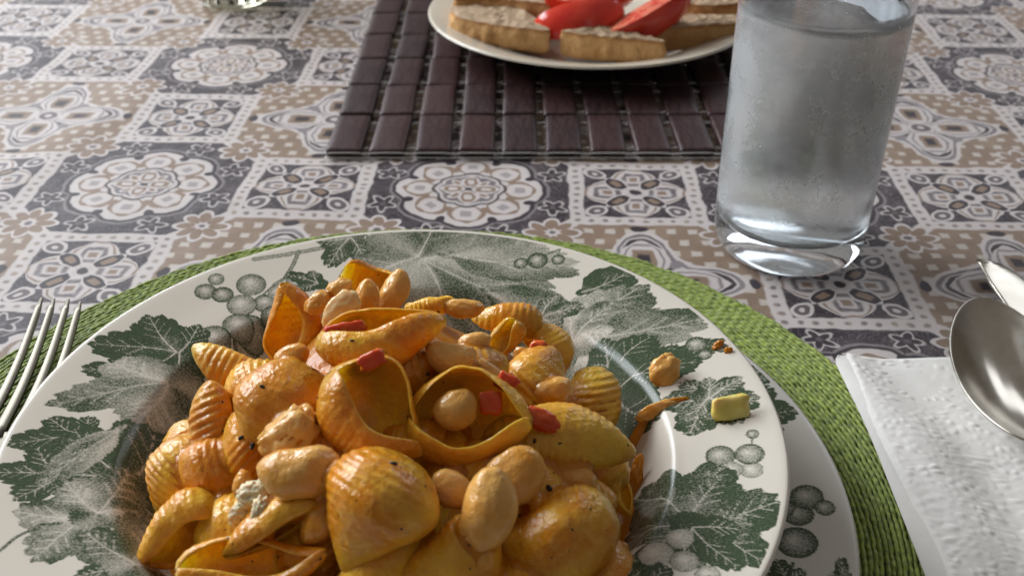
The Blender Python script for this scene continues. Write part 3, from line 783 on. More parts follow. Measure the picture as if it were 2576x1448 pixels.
def build_spoon():
    root = empty('table_spoon', (.192, .318, 0)); tag(root, 'steel table spoon lying bowl up on the paper napkin', 'spoon'); L0 = root.location
    e = Vector((.12, .99, 0)).normalized(); sd = Vector((e.y, -e.x, 0)); a = .0485; st = []
    for i in range(34):
        t = math.cos(math.pi * i / 33)               # +1 tip .. -1 neck
        w = .0232 * math.sqrt(max(0, 1 - t * t)) * (1 - .13 * t) + (.0004 if abs(t) > .99 else 0)
        if t < -.86: w = max(w, .0050)
        rim = .0165 + .0022 * t * t - .001 * t
        st.append((e * (a * t) + Vector((0, 0, rim)), w, .0118 * (max(0, 1 - t * t)) ** .75, sd))
    ribbon(st, 21, STEEL, 'bowl', root, .0011)
    st = []
    for i in range(14):
        t = i / 13; st.append((e * (-a * .965 - .115 * t) + Vector((0, 0, .0186 + .008 * math.sin(t * 2.2) - .012 * t)), .0048 - .0012 * math.sin(t * 3) + .0045 * t * t, .0004, sd))
    ribbon(st, 5, STEEL, 'handle', root, .0022)
def build_knife():
    root = empty('table_knife', (.22, .36, 0)); tag(root, 'steel table knife with rounded blade tip beside the spoon', 'knife'); L0 = root.location
    left, right = [], []
    for i in range(22):
        t = (i / 21) ** 1.4; y = .4145 - .115 * t
        lx = .2157 - .0018 * min(1, t * 6) - .002 * t; w = .0203 * (1 - math.exp(-t * 8.0)) ** .52
        left.append((lx, y)); right.append((lx + max(w, .0003), y))
    V = []
    for (l, y), (r, _) in zip(left, right):
        for k, (f, z) in enumerate(((0, .0060), (.12, .0064), (.5, .0068), (.92, .0070), (1, .0065), (.92, .0056), (.5, .0056), (.12, .0057))):
            V.append((l + (r - l) * f - L0.x, y - L0.y, z))
    n = 8; Fc = [tuple(map(int, q)) for q in grid_faces(22, n, False, True)] + [tuple(range(n)), tuple(range(21 * n, 22 * n))[::-1]]
    mesh_obj('blade', V, Fc, STEEL, root)
    path = [(.2215 - .004 * t - L0.x, .300 - .10 * t - L0.y, .0080) for t in np.linspace(0, 1, 10)]
    V, Fc = tube_arrays(path, [.0055 + .0022 * math.sin(t * 2.4) for t in np.linspace(0, 1, 10)], 12)
    V = [Vector((p.x, p.y, .008 + (p.z - .008) * .55)) for p in V]; mesh_obj('handle', V, Fc, STEEL, root)
def dull_steel():
    m = STEEL.copy(); m.name = 'dull_steel'; b = [n for n in m.node_tree.nodes if n.type == 'BSDF_PRINCIPLED'][0]
    for l in list(b.inputs['Roughness'].links): m.node_tree.links.remove(l)
    b.inputs['Roughness'].default_value = .42
    for l in list(b.inputs['Base Color'].links): m.node_tree.links.remove(l)
    b.inputs['Base Color'].default_value = (.17, .155, .125, 1)
    return m
def build_fork():
    STEEL = dull_steel()
    root = empty('table_fork', (-.185, .29, 0)); tag(root, 'four-tined steel fork on the green placemat beside the plates', 'fork'); L0 = root.location
    tips = [(-.1980, .3674), (-.1926, .3668), (-.1864, .3665), (-.1808, .3647)]
    for k, (tx, ty) in enumerate(tips):
        rx = -.1832 + (k - 1.5) * .0062; V = []
        for i in range(14):
            t = i / 13; x, y = rx + (tx - rx) * t, .288 + (ty - .288) * t
            z = .0088 + .0075 * t + .0035 * math.sin(t * math.pi) * -1.0
            w = (.00215 - .00095 * t) * (1 if i < 13 else .45); h = (.0013 - .00055 * t) * (1 if i < 13 else .5)
            for sx, sz in ((-1, -.7), (-.7, -1), (.7, -1), (1, -.7), (1, .7), (.7, 1), (-.7, 1), (-1, .7)): V.append((x + sx * w - L0.x, y - L0.y, z + sz * h))
        Fc = [tuple(map(int, q)) for q in grid_faces(14, 8, False, True)] + [tuple(range(8)), tuple(range(13 * 8, 14 * 8))[::-1]]
        mesh_obj('tine', V, Fc, STEEL, root)
    st = []; sd = Vector((1, 0, 0))
    for t, w, d in ((0, .0111, .0), (.2, .0114, .0006), (.45, .0116, .0012), (.7, .0103, .0016), (.88, .0075, .0012), (1, .0048, .0006)):
        st.append((Vector((-.1832 + .004 * t - L0.x, .2915 - .034 * t - L0.y, .0088 - .001 * math.sin(t * 3) + .003 * t * t)), w, d, sd))
    ribbon(st, 9, STEEL, 'head', root, .0019)
    st = [(Vector((-.1792 + .010 * t - L0.x, .2580 - .12 * t - L0.y, .0118 + .004 * math.sin(t * 2.6) - .004 * t)), .0046 - .0012 * math.sin(t * 3.1) + .0042 * t * t, .0004, sd) for t in np.linspace(0, 1, 12)]
    ribbon(st, 5, STEEL, 'handle', root, .0024)
build_spoon(); build_knife(); build_fork()

# ------------------------------------------------------------------ the heap of pasta
HC, HR = (-.0345, .2430), .0800
def dome(x, y, heap_only=False):
    dx, dy = (x - HC[0]), (y - HC[1]); r2 = (dx * dx + dy * dy) / (HR * HR)
    base = .0165 + .056 * max(0, 1 - r2) ** .75
    pk = .017 * math.exp(-(((x + .050) / .032) ** 2 + ((y - .270) / .030) ** 2))
    r = math.hypot(x - SOUP_C[0], y - SOUP_C[1])
    h = base + pk * max(0, 1 - r2)
    return h if heap_only else max(h, float(np.interp(r, SP_FINE[:, 0], SP_FINE[:, 1])))
def on_heap(px, py):
    d = rdir(px, py); best, bt = 9, None
    for i in range(900):
        t = .14 + i * .0004; p = Vector((d.x * t, d.y * t, CAM_H + d.z * t)); g = p.z - dome(p.x, p.y, True); rr = math.hypot(p.x - HC[0], p.y - HC[1])
        if rr > HR * .97: continue
        if g <= 0: return p
        if g < best: best, bt = g, t
    return Vector((d.x * bt, d.y * bt, CAM_H + d.z * bt))
def food_mat(name, yel, org, pink, rough, sss, bumpd, spots=True, coat=.65, coat_rough=.03):
    m, nt, b = new_mat(name); tc = coords(nt); rnd = objrand(nt); inn = attr(nt, 'inner')
    off = nt.node('ShaderNodeVectorMath', operation='ADD'); nt.l.new(tc, off.inputs[0])
    cb = nt.node('ShaderNodeCombineXYZ'); nt.l.new((rnd * 3.7).v, cb.inputs[0]); nt.l.new((rnd * 1.3).v, cb.inputs[2]); nt.l.new(cb.outputs[0], off.inputs[1]); vec = off.outputs[0]
    n1, n2, n3 = nt.noise(vec, 65, 3.0, .6), nt.noise(vec, 330, 3.0, .6), nt.noise(vec, 900, 2.0)
    sauce = nt.ramp(n1 + (rnd - .5) * .25 - inn * .30, .36, .62)
    c = nt.mix(sauce, yel, org); c = nt.mix(inn * .55, c, (.90, .56, .06)) if spots else c; c = nt.mix(nt.ramp(n2, .48, .68) * .55, c, pink)
    if spots: c = nt.mix(nt.ramp(nt.noise(vec, 480, 1.0), .755, .775), c, (.03, .018, .01))
    nt.l.new(c, b.inputs['Base Color']); setp(b, spec=.15, sss=sss, sss_scale=.0035, coat=coat, coat_rough=coat_rough)
    b.inputs['Subsurface Radius'].default_value = (1.0, .62, .22)
    r = nt.ramp(n2, .3, .7) * .14 + rough; nt.l.new(r.v, b.inputs['Roughness'])
    nb = nt.bump(n2 + n1, .48, bumpd, None); nb = nt.bump(n3, .18, .0004, nb); nt.l.new(nb, b.inputs['Normal']); nt.l.new(nb, b.inputs['Coat Normal'])
    return m
PASTA = food_mat('sauced_pasta', (.84, .43, .036), (.62, .215, .008), (.78, .39, .075), .30, .5, .0018)
BEAN = food_mat('sauced_bean', (.70, .38, .10), (.64, .27, .025), (.74, .44, .16), .30, .3, .0014, False)
ONION = food_mat('soft_onion', (.72, .55, .30), (.64, .38, .12), (.74, .58, .38), .2, .5, .0006, False)
SAUCE = food_mat('bean_sauce', (.54, .20, .007), (.44, .14, .004), (.60, .24, .014), .3, .1, .0010, False, .5, .03)
PEPPER = food_mat('red_pepper', (.52, .040, .010), (.58, .075, .014), (.62, .14, .03), .16, .35, .0006, False)
CHEESE = simple('blue_cheese', (.58, .51, .30), (.70, .63, .42), 160, rough=.5, bump=.5, bscale=500, bdist=.001, sss=.3, sss_scale=.003)
CELERY = simple('celery', (.60, .50, .10), (.68, .60, .20), 300, rough=.25, bump=.3, bscale=600, bdist=.0005, sss=.4, sss_scale=.003)
FLECK = simple('black_pepper', (.008, .007, .006), (.02, .017, .014), 900, rough=.5)

def shell_arrays(L, wr, a0, bend, curl, seed, ridge=.00016, twist=0.0, pt=(.78, .78)):
    """cup-shaped pasta shell, pointed at both ends: long axis x, opening towards +z; pt: how sharply the -x and +x ends taper"""
    rng = random.Random(seed); nu, nv = 84, 34
    R = L * wr / 2; a0 = math.radians(a0); ph = [rng.uniform(0, 6.28) for _ in range(6)]; thick = .0012
    nr = max(11, int(L / .0024)); p1, p2 = pt; um = (p1 - p2) / (p1 + p2); top = (1 + um) ** p1 * (1 - um) ** p2
    def surf(u, s, off):
        # s in -1..1 across the strip, u in -1..1 along it
        env = max(0.0, 1 + u) ** p1 * max(0.0, 1 - u) ** p2 / top
        r = R * env + .0010
        open_ = a0 * (.25 + .75 * env) + .10 * math.sin(2.2 * u + ph[0])
        al = math.pi + s * (math.pi - open_)
        k = max(0, abs(s) - .62) / .38
        r *= 1 - (curl if s > 0 else curl * .45) * k * k
        r *= 1 + .06 * math.sin(2.1 * u + 2 * s + ph[1]) + .05 * math.sin(4 * s + ph[2]) + .12 * nz((u * 1.6, s * 1.8, 0), 1.0, seed * .13) + .03 * nz((u * 5, s * 5, 0), 1.0, seed * .3)
        wav = .0011 * k * math.sin(u * 3.4 + ph[3] + (2 if s > 0 else 0))
        rid = .75 * ridge * math.cos(math.pi * nr * u) * (1 - k) * min(1, env * 1.5) * (.55 + .45 * math.sin(2 * u + 3 * s + ph[5])) if off > 0 else 0
        rr = r + rid + off * thick * .5 * (.45 + .55 * env)
        x = u * L / 2 * (1 - .05 * k)
        y = rr * math.sin(al); z = rr * math.cos(al)
        z += bend * L * (u * u - .3) + R * .15; y += .05 * L * math.sin(u * 2.4 + ph[4]) + wav
        t_ = twist * u; c_, s_ = math.cos(t_), math.sin(t_)
        return (x, y * c_ - z * s_, y * s_ + z * c_ + wav)
    us = [math.sin(math.pi / 2 * (-1 + 2 * i / (nu - 1))) * .35 + .65 * (-1 + 2 * i / (nu - 1)) for i in range(nu)]
    # closed loop in s: outer from -1..1 then inner back, with rounded lips
    loop = [(-1 + 2 * j / (nv - 1), 1) for j in range(nv)] + [(1.03, .6), (1.045, .0), (1.03, -.6)] + [(1 - 2 * j / (nv - 1), -1) for j in range(nv)] + [(-1.03, -.6), (-1.045, .0), (-1.03, .6)]
    V, inner = [], []
    for u in us:
        for s, o_ in loop: V.append(surf(u, s, o_)); inner.append(1.0 if o_ < 0 else (.5 if o_ == 0 else 0.0))
    for e in (0, nu - 1): V.append(tuple(np.mean(V[e * len(loop):(e + 1) * len(loop)], axis=0))); inner.append(0.0)
    nl = len(loop); Fc = [tuple(map(int, f)) for f in grid_faces(nu, nl, False, True, flip=False)]
    n0 = nu * nl
    Fc += [(n0, (j + 1) % nl, j) for j in range(nl)] + [(n0 + 1, (nu - 1) * nl + j, (nu - 1) * nl + (j + 1) % nl) for j in range(nl)]
    return V, Fc, inner
def orient(phi, tau, rho):
    a = imgdir(phi, tau); n0 = (BCK - a * BCK.dot(a)).normalized(); r = math.radians(rho)
    return frame(a, n0 * math.cos(r) + n0.cross(a) * math.sin(r))
def fit_box(V, M, c, box, phi):
    """size and shift a piece, at its own distance, until its outline spans the box measured in the photograph"""
    if box is None: return V, c
    R3 = np.array(M.to_3x3()); c = c.copy(); V = V.copy()
    x0, y0, x1, y1 = box; gx, gy = (x1 - x0) * .03, (y1 - y0) * .03; x0, x1, y0, y1 = x0 - gx, x1 + gx, y0 - gy, y1 + gy; k = abs(math.cos(math.radians(phi)))
    for _ in range(5):
        P = V @ R3.T + np.array(c) - np.array((0, 0, CAM_H))
        zc = -(P @ np.array(BCK)); px = 1288 + FPX * P[:, 0] / zc; py = 724 - FPX * (P @ np.array(UPV)) / zc
        w, h = px.max() - px.min(), py.max() - py.min(); fw, fh = (x1 - x0) / w, (y1 - y0) / h
        if k > .87: sl, sr = fw, fh
        elif k < .5: sl, sr = fh, fw
        else: sl = sr = math.sqrt(fw * fh)
        V = V * np.array((sl, sr, sr))
        d = depth(c); c = c + RGT * (((x0 + x1) - (px.max() + px.min())) / 2 * d / FPX) - UPV * (((y0 + y1) - (py.max() + py.min())) / 2 * d / FPX)
    return V, c
SOLIDS = []            # solid outlines of the pieces that the sauce clings to
PG = 'pasta shells heaped on the soup plate'
def shell(px, py, ln, phi, tau, rho, wr, a0, lift, label, bend=.10, curl=.35, seed=None, twist=0.0, p=None, pt=(.78, .78), ridge=.00042, box=None):
    c = p or on_heap(px, py); c = c + (Vector((0, 0, CAM_H)) - c).normalized() * (lift / 1000)
    L = px2m(ln, c); seed = seed if seed is not None else int(px * 7 + py)
    V, Fc, inner = shell_arrays(L, wr, a0, bend, curl, seed, ridge, twist, pt)
    M = orient(phi, tau, rho); V, c = fit_box(np.array(V), M, c, box, phi)
    o = mesh_obj('pasta_shell', V, Fc, PASTA, attrs={'inner': inner}); o.matrix_world = Matrix.Translation(c) @ M
    if abs((rho + 180) % 360 - 180) > 130:               # turned back up: its outside closed over
        nu, nl, nv = 84, 74, 34; A = np.array(V)[:nu * nl].reshape(nu, nl, 3)[:, :nv].reshape(-1, 3); W_ = np.array(M.to_3x3())
        SOLIDS.append((A @ W_.T + np.array(c), [tuple(q) for q in grid_faces(nu, nv, False, True)] + [tuple(range(nv))[::-1], tuple(range((nu - 1) * nv, nu * nv))]))
    return tag(o, label, 'pasta', PG)
def blob(name, px, py, ln, phi, tau, wr, dr, lift, mat, label, cat, group=None, bendk=0.0, lump=.06, lumps=2.2, seed=None, sub=4, p=None, pinch=0.0, rho=0, box=None):
    """rounded lump with long axis ln; wr width and dr thickness as shares of it"""
    c = p or on_heap(px, py); c = c + (Vector((0, 0, CAM_H)) - c).normalized() * (lift / 1000)
    L = px2m(ln, c) / 2; v, f = ico(sub); v = v.copy(); sd = (seed if seed is not None else int(px * 3 + py)) * .37
    for i, q in enumerate(v):
        v[i] = q * (1 + lump * nz(q, lumps, sd) + lump * .5 * nz(q, lumps * 2.6, sd))
    x, y, z = v.T.copy()
    y = y * (1 - pinch * np.exp(-(x / .35) ** 2))
    out = np.stack([x * L, y * L * wr + bendk * L * (x * x - .3), z * L * dr], 1)
    M = orient(phi, tau, rho); out, c = fit_box(out, M, c, box, 45)
    o = mesh_obj(name, out, f, mat, attrs={'inner': np.zeros(len(out))}); o.matrix_world = Matrix.Translation(c) @ M
    if name == 'bean': SOLIDS.append((out @ np.array(M.to_3x3()).T + np.array(c), f))
    return tag(o, label, cat, group)
def dice(px, py, w, h, t, phi, lift, label, mat=None, name='pepper_piece', cat='pepper', seed=1, tau=0, rho=0, p=None):
    c = p or on_heap(px, py); c = c + (Vector((0, 0, CAM_H)) - c).normalized() * (lift / 1000)
    hx, hy, hz = px2m(w, c) / 2, px2m(h, c) / 2, px2m(t, c) / 2
    bm = bmesh.new(); bmesh.ops.create_cube(bm, size=2.0); bmesh.ops.subdivide_edges(bm, edges=bm.edges[:], cuts=5, use_grid_fill=True)
    V = []
    for v in bm.verts:
        q = v.co.copy(); r = (abs(q.x) ** 6 + abs(q.y) ** 6 + abs(q.z) ** 6) ** (1 / 6); q = q / r
        k = 1 + .26 * nz(q, 1.3, seed) + .08 * nz(q, 3.5, seed); V.append((q.x * hx * k + .12 * hx * q.y * math.sin(seed), q.y * hy * k, q.z * hz * k + .2 * hz * q.x * q.x))
    bm.verts.index_update(); Fc = [tuple(v.index for v in f.verts) for f in bm.faces]; bm.free()
    o = mesh_obj(name, V, Fc, mat or PEPPER, attrs={'inner': np.zeros(len(V))}); o.matrix_world = Matrix.Translation(c) @ orient(phi, tau, rho)
    return tag(o, label, cat, 'red pepper pieces in the pasta' if cat == 'pepper' else None)
def build_sauce(heap):
    nr, na = 40, 120; V = []
    for i in range(nr):
        for j in range(na):
            r = HR * .95 * (i + .02) / (nr - 1); a = 2 * math.pi * j / na; x, y = HC[0] + r * math.cos(a), HC[1] + r * math.sin(a)
            rp = math.hypot(x - SOUP_C[0], y - SOUP_C[1]); floor = float(np.interp(rp, SP_FINE[:, 0], SP_FINE[:, 1]))
            k = min(1, max(0, (.95 - r / HR) / .22))
            z = floor + max(0, dome(x, y) - .0045 - floor) * k + .0016 * nz((x, y, 0), 90, 2) * k + .0010 * math.sqrt(max(0, 1 - i / (nr - 1))) - .0008 * (i == nr - 1)
            V.append((x, y, z))
    # close the mound below, add every piece of the heap, then take the smoothed skin of it all: it stays inside the
    # pieces and shows only where they touch, as sauce clinging in the gaps
    n = len(V); V += [(x, y, z - .0012) for x, y, z in V]
    Fs = [grid_faces(nr, na, False, True), grid_faces(nr, na, False, True, off=n, flip=True)]
    ring = np.arange(na); last = (nr - 1) * na
    Fs.append(np.stack([last + ring, n + last + ring, n + last + (ring + 1) % na, last + (ring + 1) % na], 1))
    Fs.append(np.stack([ring, (ring + 1) % na, n + (ring + 1) % na, n + ring], 1))
    V = [np.array(V)]; base = 2 * n; F_all = [tuple(map(int, q)) for f in Fs for q in f]
    for v_, f_ in heap:
        V.append(v_); F_all += [tuple(int(i) + base for i in q) for q in f_]; base += len(v_)
    o = mesh_obj('bean_sauce', np.vstack(V), F_all, SAUCE)
    r = o.modifiers.new('skin', 'REMESH'); r.mode = 'VOXEL'; r.voxel_size = .0011; r.use_smooth_shade = True
    s_ = o.modifiers.new('settle', 'SMOOTH'); s_.factor = .5; s_.iterations = 14
    d_ = o.modifiers.new('ebb', 'DISPLACE'); d_.strength = -.00018; d_.mid_level = 0.0
    tag(o, 'thick orange sauce pooled among the pasta shells in the soup plate', 'sauce')

SH = shell
SH(735, 818, 245, 97, 8, 16, .70, 64, 6, 'pasta shell standing on end with bright yellow hollow and a bean in its foot', bend=.04, pt=(.55, .85), box=(665, 715, 812, 925))
SH(938, 705, 225, -24, 0, 36, .70, 64, 3, 'topmost pasta shell at the peak, hollow facing out beside a leaning bean', pt=(.5, .8), box=(850, 655, 1002, 778))
SH(955, 858, 350, 10, 0, 68, .60, 36, 9, 'long pasta shell lying across the heap with red pepper pieces in its hollow', bend=.05, curl=.15, pt=(.6, .8), box=(800, 778, 1115, 945))
SH(588, 935, 240, -24, 0, 152, .74, 42, 5, 'back-up pasta shell with pointed tip nearest the printed grapes', pt=(.8, .55), ridge=0.00044, box=(487, 865, 690, 1000))
SH(552, 1078, 275, -64, 5, 88, .66, 48, 8, 'gnarled pasta shell under the pointed one, hollow towards the domed shell', pt=(.7, .75), ridge=0.00048, box=(476, 962, 645, 1195))
SH(712, 1020, 310, 58, 0, 160, .84, 42, 9, 'domed saucy pasta shell, back out, left of the large olive-hollowed shell', pt=(.75, .5), ridge=.00024, box=(605, 895, 835, 1140))
SH(920, 1030, 400, -36, 0, 44, .70, 56, 11, 'large pasta shell with wide olive hollow in the middle of the heap', bend=.03, curl=.12, pt=(.62, .95), ridge=0.00030, box=(785, 915, 1085, 1145))
SH(1180, 1045, 345, -4, 5, 26, .78, 60, 10, 'open pasta shell cupping a round bean and a red pepper square', bend=.02, curl=.10, pt=(.5, .75), ridge=0.00030, box=(1028, 925, 1332, 1165))
SH(1405, 1098, 410, -8, 0, 214, .56, 40, 13, 'ridged pasta shell with a red tomato scrap on its back', bend=.07, pt=(.6, .8), ridge=0.00052, box=(1222, 1015, 1590, 1195))
SH(1490, 1012, 220, 98, 0, 172, .80, 40, 5, 'deeply ridged pasta shell standing against the plate\'s well', pt=(.45, .45), ridge=0.00052, box=(1425, 925, 1560, 1110))
SH(1385, 885, 225, 112, 0, 55, .70, 54, 2, 'pale pasta shell behind the upright red pepper strip', pt=(.6, .6), box=(1310, 815, 1442, 965))
SH(1285, 802, 215, -8, 0, 170, .5, 36, 0, 'tapering pasta shell at the far edge of the heap', pt=(.8, .4), box=(1190, 762, 1362, 850))
SH(1085, 772, 165, 10, 0, 100, .5, 40, 1, 'small flattened pasta shell between the leaning bean and the far bean', box=(1020, 745, 1140, 800))
SH(962, 1282, 385, 60, -10, 226, .78, 42, 18, 'big smooth pasta shell back with two pepper flecks, pointing to the plate\'s front', pt=(1.0, .5), ridge=.00030, box=(828, 1130, 1098, 1432))
SH(1400, 1355, 370, 24, 0, 205, .86, 42, 12, 'broad glossy pasta shell back behind the long bean, by the plate\'s well', pt=(.6, .45), ridge=.00032, box=(1245, 1225, 1552, 1500))
SH(1105, 1432, 380, 38, 0, 150, .66, 42, 9, 'pale pasta shell back leaning on the long bean', pt=(.75, .6), ridge=0.00030, box=(985, 1290, 1250, 1560))
SH(462, 1212, 290, 58, 0, 214, .64, 42, 4, 'brown-edged pasta shell back under the gnarled shell', pt=(.85, .55), box=(368, 1100, 570, 1320))
SH(462, 1322, 300, 34, 0, -40, .72, 62, 8, 'arched pasta shell with dark hollow facing down at the heap\'s edge', bend=.03, pt=(.85, .5), ridge=0.00030, box=(355, 1225, 575, 1430))
SH(700, 1335, 320, 28, 0, -50, .54, 54, 11, 'pasta shell with pointed lip below the blue cheese crumbs', pt=(.85, .7), ridge=0.00030, box=(565, 1245, 805, 1400))
SH(630, 1432, 430, 10, 0, 38, .46, 60, 13, 'long pasta shell with upturned horn at the front of the heap', bend=.13, pt=(.5, .85), ridge=0.00030, box=(450, 1350, 812, 1500))
SH(945, 1440, 300, 32, 0, 128, .42, 42, 8, 'thin pasta shell lip tucked under the big smooth shell', box=(835, 1350, 1060, 1500))
SH(1548, 1218, 200, -76, 0, 64, .42, 46, 2, 'narrow pasta shell edge against the plate\'s well', ridge=0.00030, box=(1512, 1150, 1590, 1295))
SH(1545, 1395, 150, 26, 0, 180, .42, 42, 2, 'pasta shell tip poking out beside the broad glossy shell', box=(1500, 1358, 1582, 1430))
SH(1262, 856, 170, 62, 0, 22, .72, 52, 8, 'curled pasta shell like a petal above the brown curved bean', curl=.3, pt=(.7, .45), box=(1228, 800, 1322, 905))
SH(830, 1150, 290, 5, 0, 184, .6, 42, 0, 'pasta shell sunk in sauce behind the two-lobed bean')
SH(1160, 950, 250, 20, 0, 182, .6, 42, -2, 'pasta shell sunk in sauce behind the brown curved bean')
SH(1330, 1255, 290, -10, 0, 184, .6, 42, -1, 'pasta shell sunk in sauce behind the round flat bean')
rngf = random.Random(21)
for x, y in ((650, 980), (1330, 980), (1050, 1120), (640, 1130), (560, 1180), (900, 1220), (1120, 1180), (1480, 1160), (1230, 1200), (600, 1330), (780, 1400), (1180, 1330), (480, 1150), (1440, 1260), (1000, 960), (780, 1020)):
    SH(x, y, rngf.uniform(190, 260), rngf.uniform(-80, 80), 0, 180 + rngf.uniform(-45, 45), rngf.uniform(.55, .7), 42, rngf.uniform(-5, -1), 'pasta shell half buried in sauce beneath the shells on top')
for k, (x, y, a) in enumerate(((520, 1560, 20), (790, 1570, -30), (1050, 1600, 40), (1300, 1560, 10), (1480, 1510, 70))):
    SH(x, y, 330, a, 0, 180, .66, 42, 6, ('pasta shell at the diner\'s side of the heap, turned back up'))
BG = 'beans among the pasta shells'
def bean(px, py, ln, phi, wr, dr, lift, label, mat=None, **kw):
    kw.setdefault('bendk', .12); return blob('bean', px, py, ln, phi, 0, wr, dr, lift, mat or BEAN, label, 'bean', BG, **kw)
bean(1000, 722, 118, 62, .60, .55, 11, 'pinkish bean leaning upright against the topmost shell', box=(945, 685, 1037, 775))
bean(922, 748, 92, 75, .66, .6, 13, 'pale bean below the leaning bean', box=(885, 708, 958, 790))
blob('onion_piece', 868, 778, 105, 50, 0, .62, .28, 13, ONION, 'translucent onion flake propped under the pale bean', 'onion', lump=.16, box=(812, 730, 905, 830))
bean(800, 752, 74, 40, .72, .7, 11, 'wrinkled bean beside the standing shell\'s lip', lump=.14, box=(765, 730, 830, 790))
bean(845, 722, 76, 20, .66, .6, 8, 'crumpled bean at the foot of the topmost shell', lump=.16, box=(820, 700, 885, 750))
bean(738, 893, 88, 20, .72, .6, 12, 'bean lodged in the foot of the standing shell', box=(690, 865, 778, 930))
bean(1140, 892, 125, -8, .66, .6, 14, 'brown curved bean below the petal-like shell', bendk=.3, box=(1072, 860, 1198, 945))
bean(1198, 862, 86, 10, .62, .5, 15, 'wet glossy bean above the brown curved bean', box=(1150, 838, 1238, 885))
bean(1165, 775, 112, -4, .46, .5, 7, 'wrinkled bean lying at the far side of the heap', lump=.1, box=(1110, 752, 1218, 800))
bean(1148, 1045, 122, 30, .86, .7, 12, 'round bean sitting in the open shell', box=(1083, 985, 1205, 1075))
bean(1385, 985, 108, 10, .74, .7, 11, 'pale split bean beside the deeply ridged shell', pinch=.18, box=(1333, 948, 1440, 1025))
bean(752, 1192, 195, 8, .68, .6, 20, 'plump two-lobed bean above the blue cheese', pinch=.12, box=(655, 1118, 848, 1258))
bean(712, 1080, 170, 40, .72, .6, 19, 'lumpy crumpled bean on top of the two-lobed bean', lump=.24, lumps=2.6, box=(648, 1018, 805, 1160))
bean(1295, 1195, 180, 35, .80, .5, 15, 'round flat bean behind the long bean', box=(1200, 1130, 1378, 1265))
bean(1228, 1283, 208, 76, .62, .58, 24, 'long smooth bean standing in front of the broad glossy shell', box=(1155, 1180, 1302, 1385))
bean(1130, 1232, 130, -35, .78, .6, 12, 'brown bean half beside the big smooth shell', box=(1090, 1178, 1190, 1280))
bean(1430, 1208, 130, -4, .60, .6, 10, 'bean half hidden below the ridged shell', box=(1370, 1170, 1500, 1245))
bean(1208, 1412, 82, 50, .74, .6, 20, 'small bean scrap under the long bean', lump=.12, box=(1180, 1375, 1245, 1440))
bean(812, 1305, 140, 60, .60, .6, 10, 'bean sunk between the two-lobed bean and the big smooth shell', box=(750, 1250, 865, 1360))
bean(1330, 905, 90, -30, .6, .5, 8, 'reddish bean beside the upright pepper strip')
bean(1230, 935, 120, -38, .42, .5, 9, 'dark slim bean running towards the pepper scrap')
bean(610, 1215, 70, 70, .7, .6, 13, 'small pale bean beside the cheese crumbs', lump=.12)
dice(1350, 905, 46, 92, 20, -8, 22, 'upright red pepper strip', seed=2)
dice(1275, 962, 56, 46, 20, -28, 22, 'red pepper scrap behind the open shell', seed=3)
dice(1236, 1012, 56, 58, 18, -3, 18, 'red pepper square in the open shell', seed=4)
dice(872, 832, 96, 44, 26, 12, 15, 'orange-red pepper strip in the long shell\'s hollow', seed=5)
dice(935, 905, 66, 40, 16, 25, 26, 'red pepper flake under the long shell', seed=6)
dice(1602, 1130, 66, 58, 36, 20, 2, 'red pepper cube in the sauce at the plate\'s well', seed=7)
blob('tomato_scrap', 1362, 1056, 98, -28, 0, .58, .3, 24, PEPPER, 'red tomato scrap on the back of the ridged shell', 'tomato', lump=.22, lumps=2.5)
for k, (x, y, l, z, lab) in enumerate(((640, 1240, 92, 15, 'larger blue cheese crumb beside the two-lobed bean'), (598, 1292, 62, 14, 'smaller greyish blue cheese crumb'), (655, 1285, 70, 17, 'flat blue cheese crumb melting on the pointed shell'))):
    blob('cheese_crumb', x, y, l, 25 + 30 * k, 0, .66, .6, z, CHEESE, lab, 'cheese', 'blue cheese crumbs', lump=.36, lumps=2.8)
def on_rim(px, py, h):
    q = on_plate(px, py); return Vector((q[0] + SOUP_C[0], q[1] + SOUP_C[1], float(np.interp(math.hypot(*q), SP_FINE[:, 0], SP_FINE[:, 1])) + h))
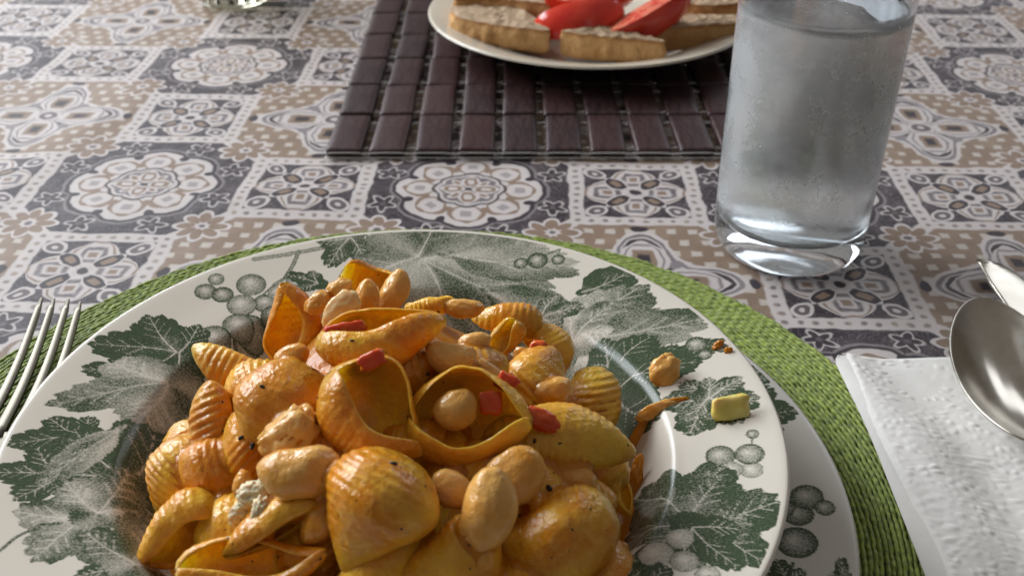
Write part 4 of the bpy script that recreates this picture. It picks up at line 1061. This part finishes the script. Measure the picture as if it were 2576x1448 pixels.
blob('sauce_blob', 1670, 948, 88, 60, 0, .85, .5, 0, SAUCE if False else BEAN, 'lump of bean and sauce splashed on the printed rim', 'sauce splash', 'food splashed on the rim', lump=.2, p=on_rim(1670, 950, .003))
blob('sauce_blob', 1652, 1035, 110, 22, 0, .36, .16, 0, BEAN, 'smear of sauce on the rim below the lump', 'sauce splash', 'food splashed on the rim', lump=.2, p=on_rim(1652, 1035, .0006))
for x, y, l, ph, w, h, lab in ((1612, 1090, 120, 62, .30, .0004, 'sauce smear running up the plate\'s well beside the red pepper cube'), (1588, 1250, 190, 78, .22, .0004, 'long sauce smear along the foot of the heap'), (1805, 872, 34, 40, .6, .0006, 'brown sauce speck near the rim\'s small printed grapes'), (1832, 884, 22, 10, .7, .0006, 'tiny brown crumb at the very edge of the rim'), (1700, 1010, 60, 12, .25, .0004, 'thin sauce streak between the lump and the celery')):
    blob('sauce_smear', x, y, l, ph, 0, w, .10 if l > 50 else .4, 0, SAUCE, lab, 'sauce splash', 'food splashed on the rim', lump=.35, lumps=2.4, p=on_rim(x, y, h))
dice(1833, 1042, 88, 58, 24, 10, 0, 'yellow celery piece on the printed leaf at the plate\'s rim', mat=CELERY, name='celery_piece', cat='celery', seed=9, p=on_rim(1833, 1044, .003))

build_sauce(SOLIDS)

# ------------------------------------------------------------------ pepper flecks: dropped on whatever the heap shows there
bpy.context.view_layer.update()
dg = bpy.context.evaluated_depsgraph_get()
flecks = [(990, 1165, 22), (606, 1100, 18), (636, 1120, 22), (1383, 1230, 26), (660, 972, 16), (885, 856, 12), (1308, 1295, 12), (1345, 1108, 14), (1440, 1330, 9), (800, 1000, 9), (1075, 940, 14), (1100, 1240, 8), (700, 1400, 9), (560, 1010, 8), (1180, 1370, 9), (1010, 1330, 9)]
for k, (x, y, s) in enumerate(flecks):
    hit, loc, nrm, *_ = S.ray_cast(dg, Vector((0, 0, CAM_H)), rdir(x, y).normalized())
    if not hit: continue
    blob('pepper_fleck', x, y, s, 37 * k, 0, .55, .4, 0.2, FLECK, 'black pepper fleck stuck to the sauced heap', 'pepper fleck', 'black pepper flecks on the heap', lump=.3, sub=2, p=loc)
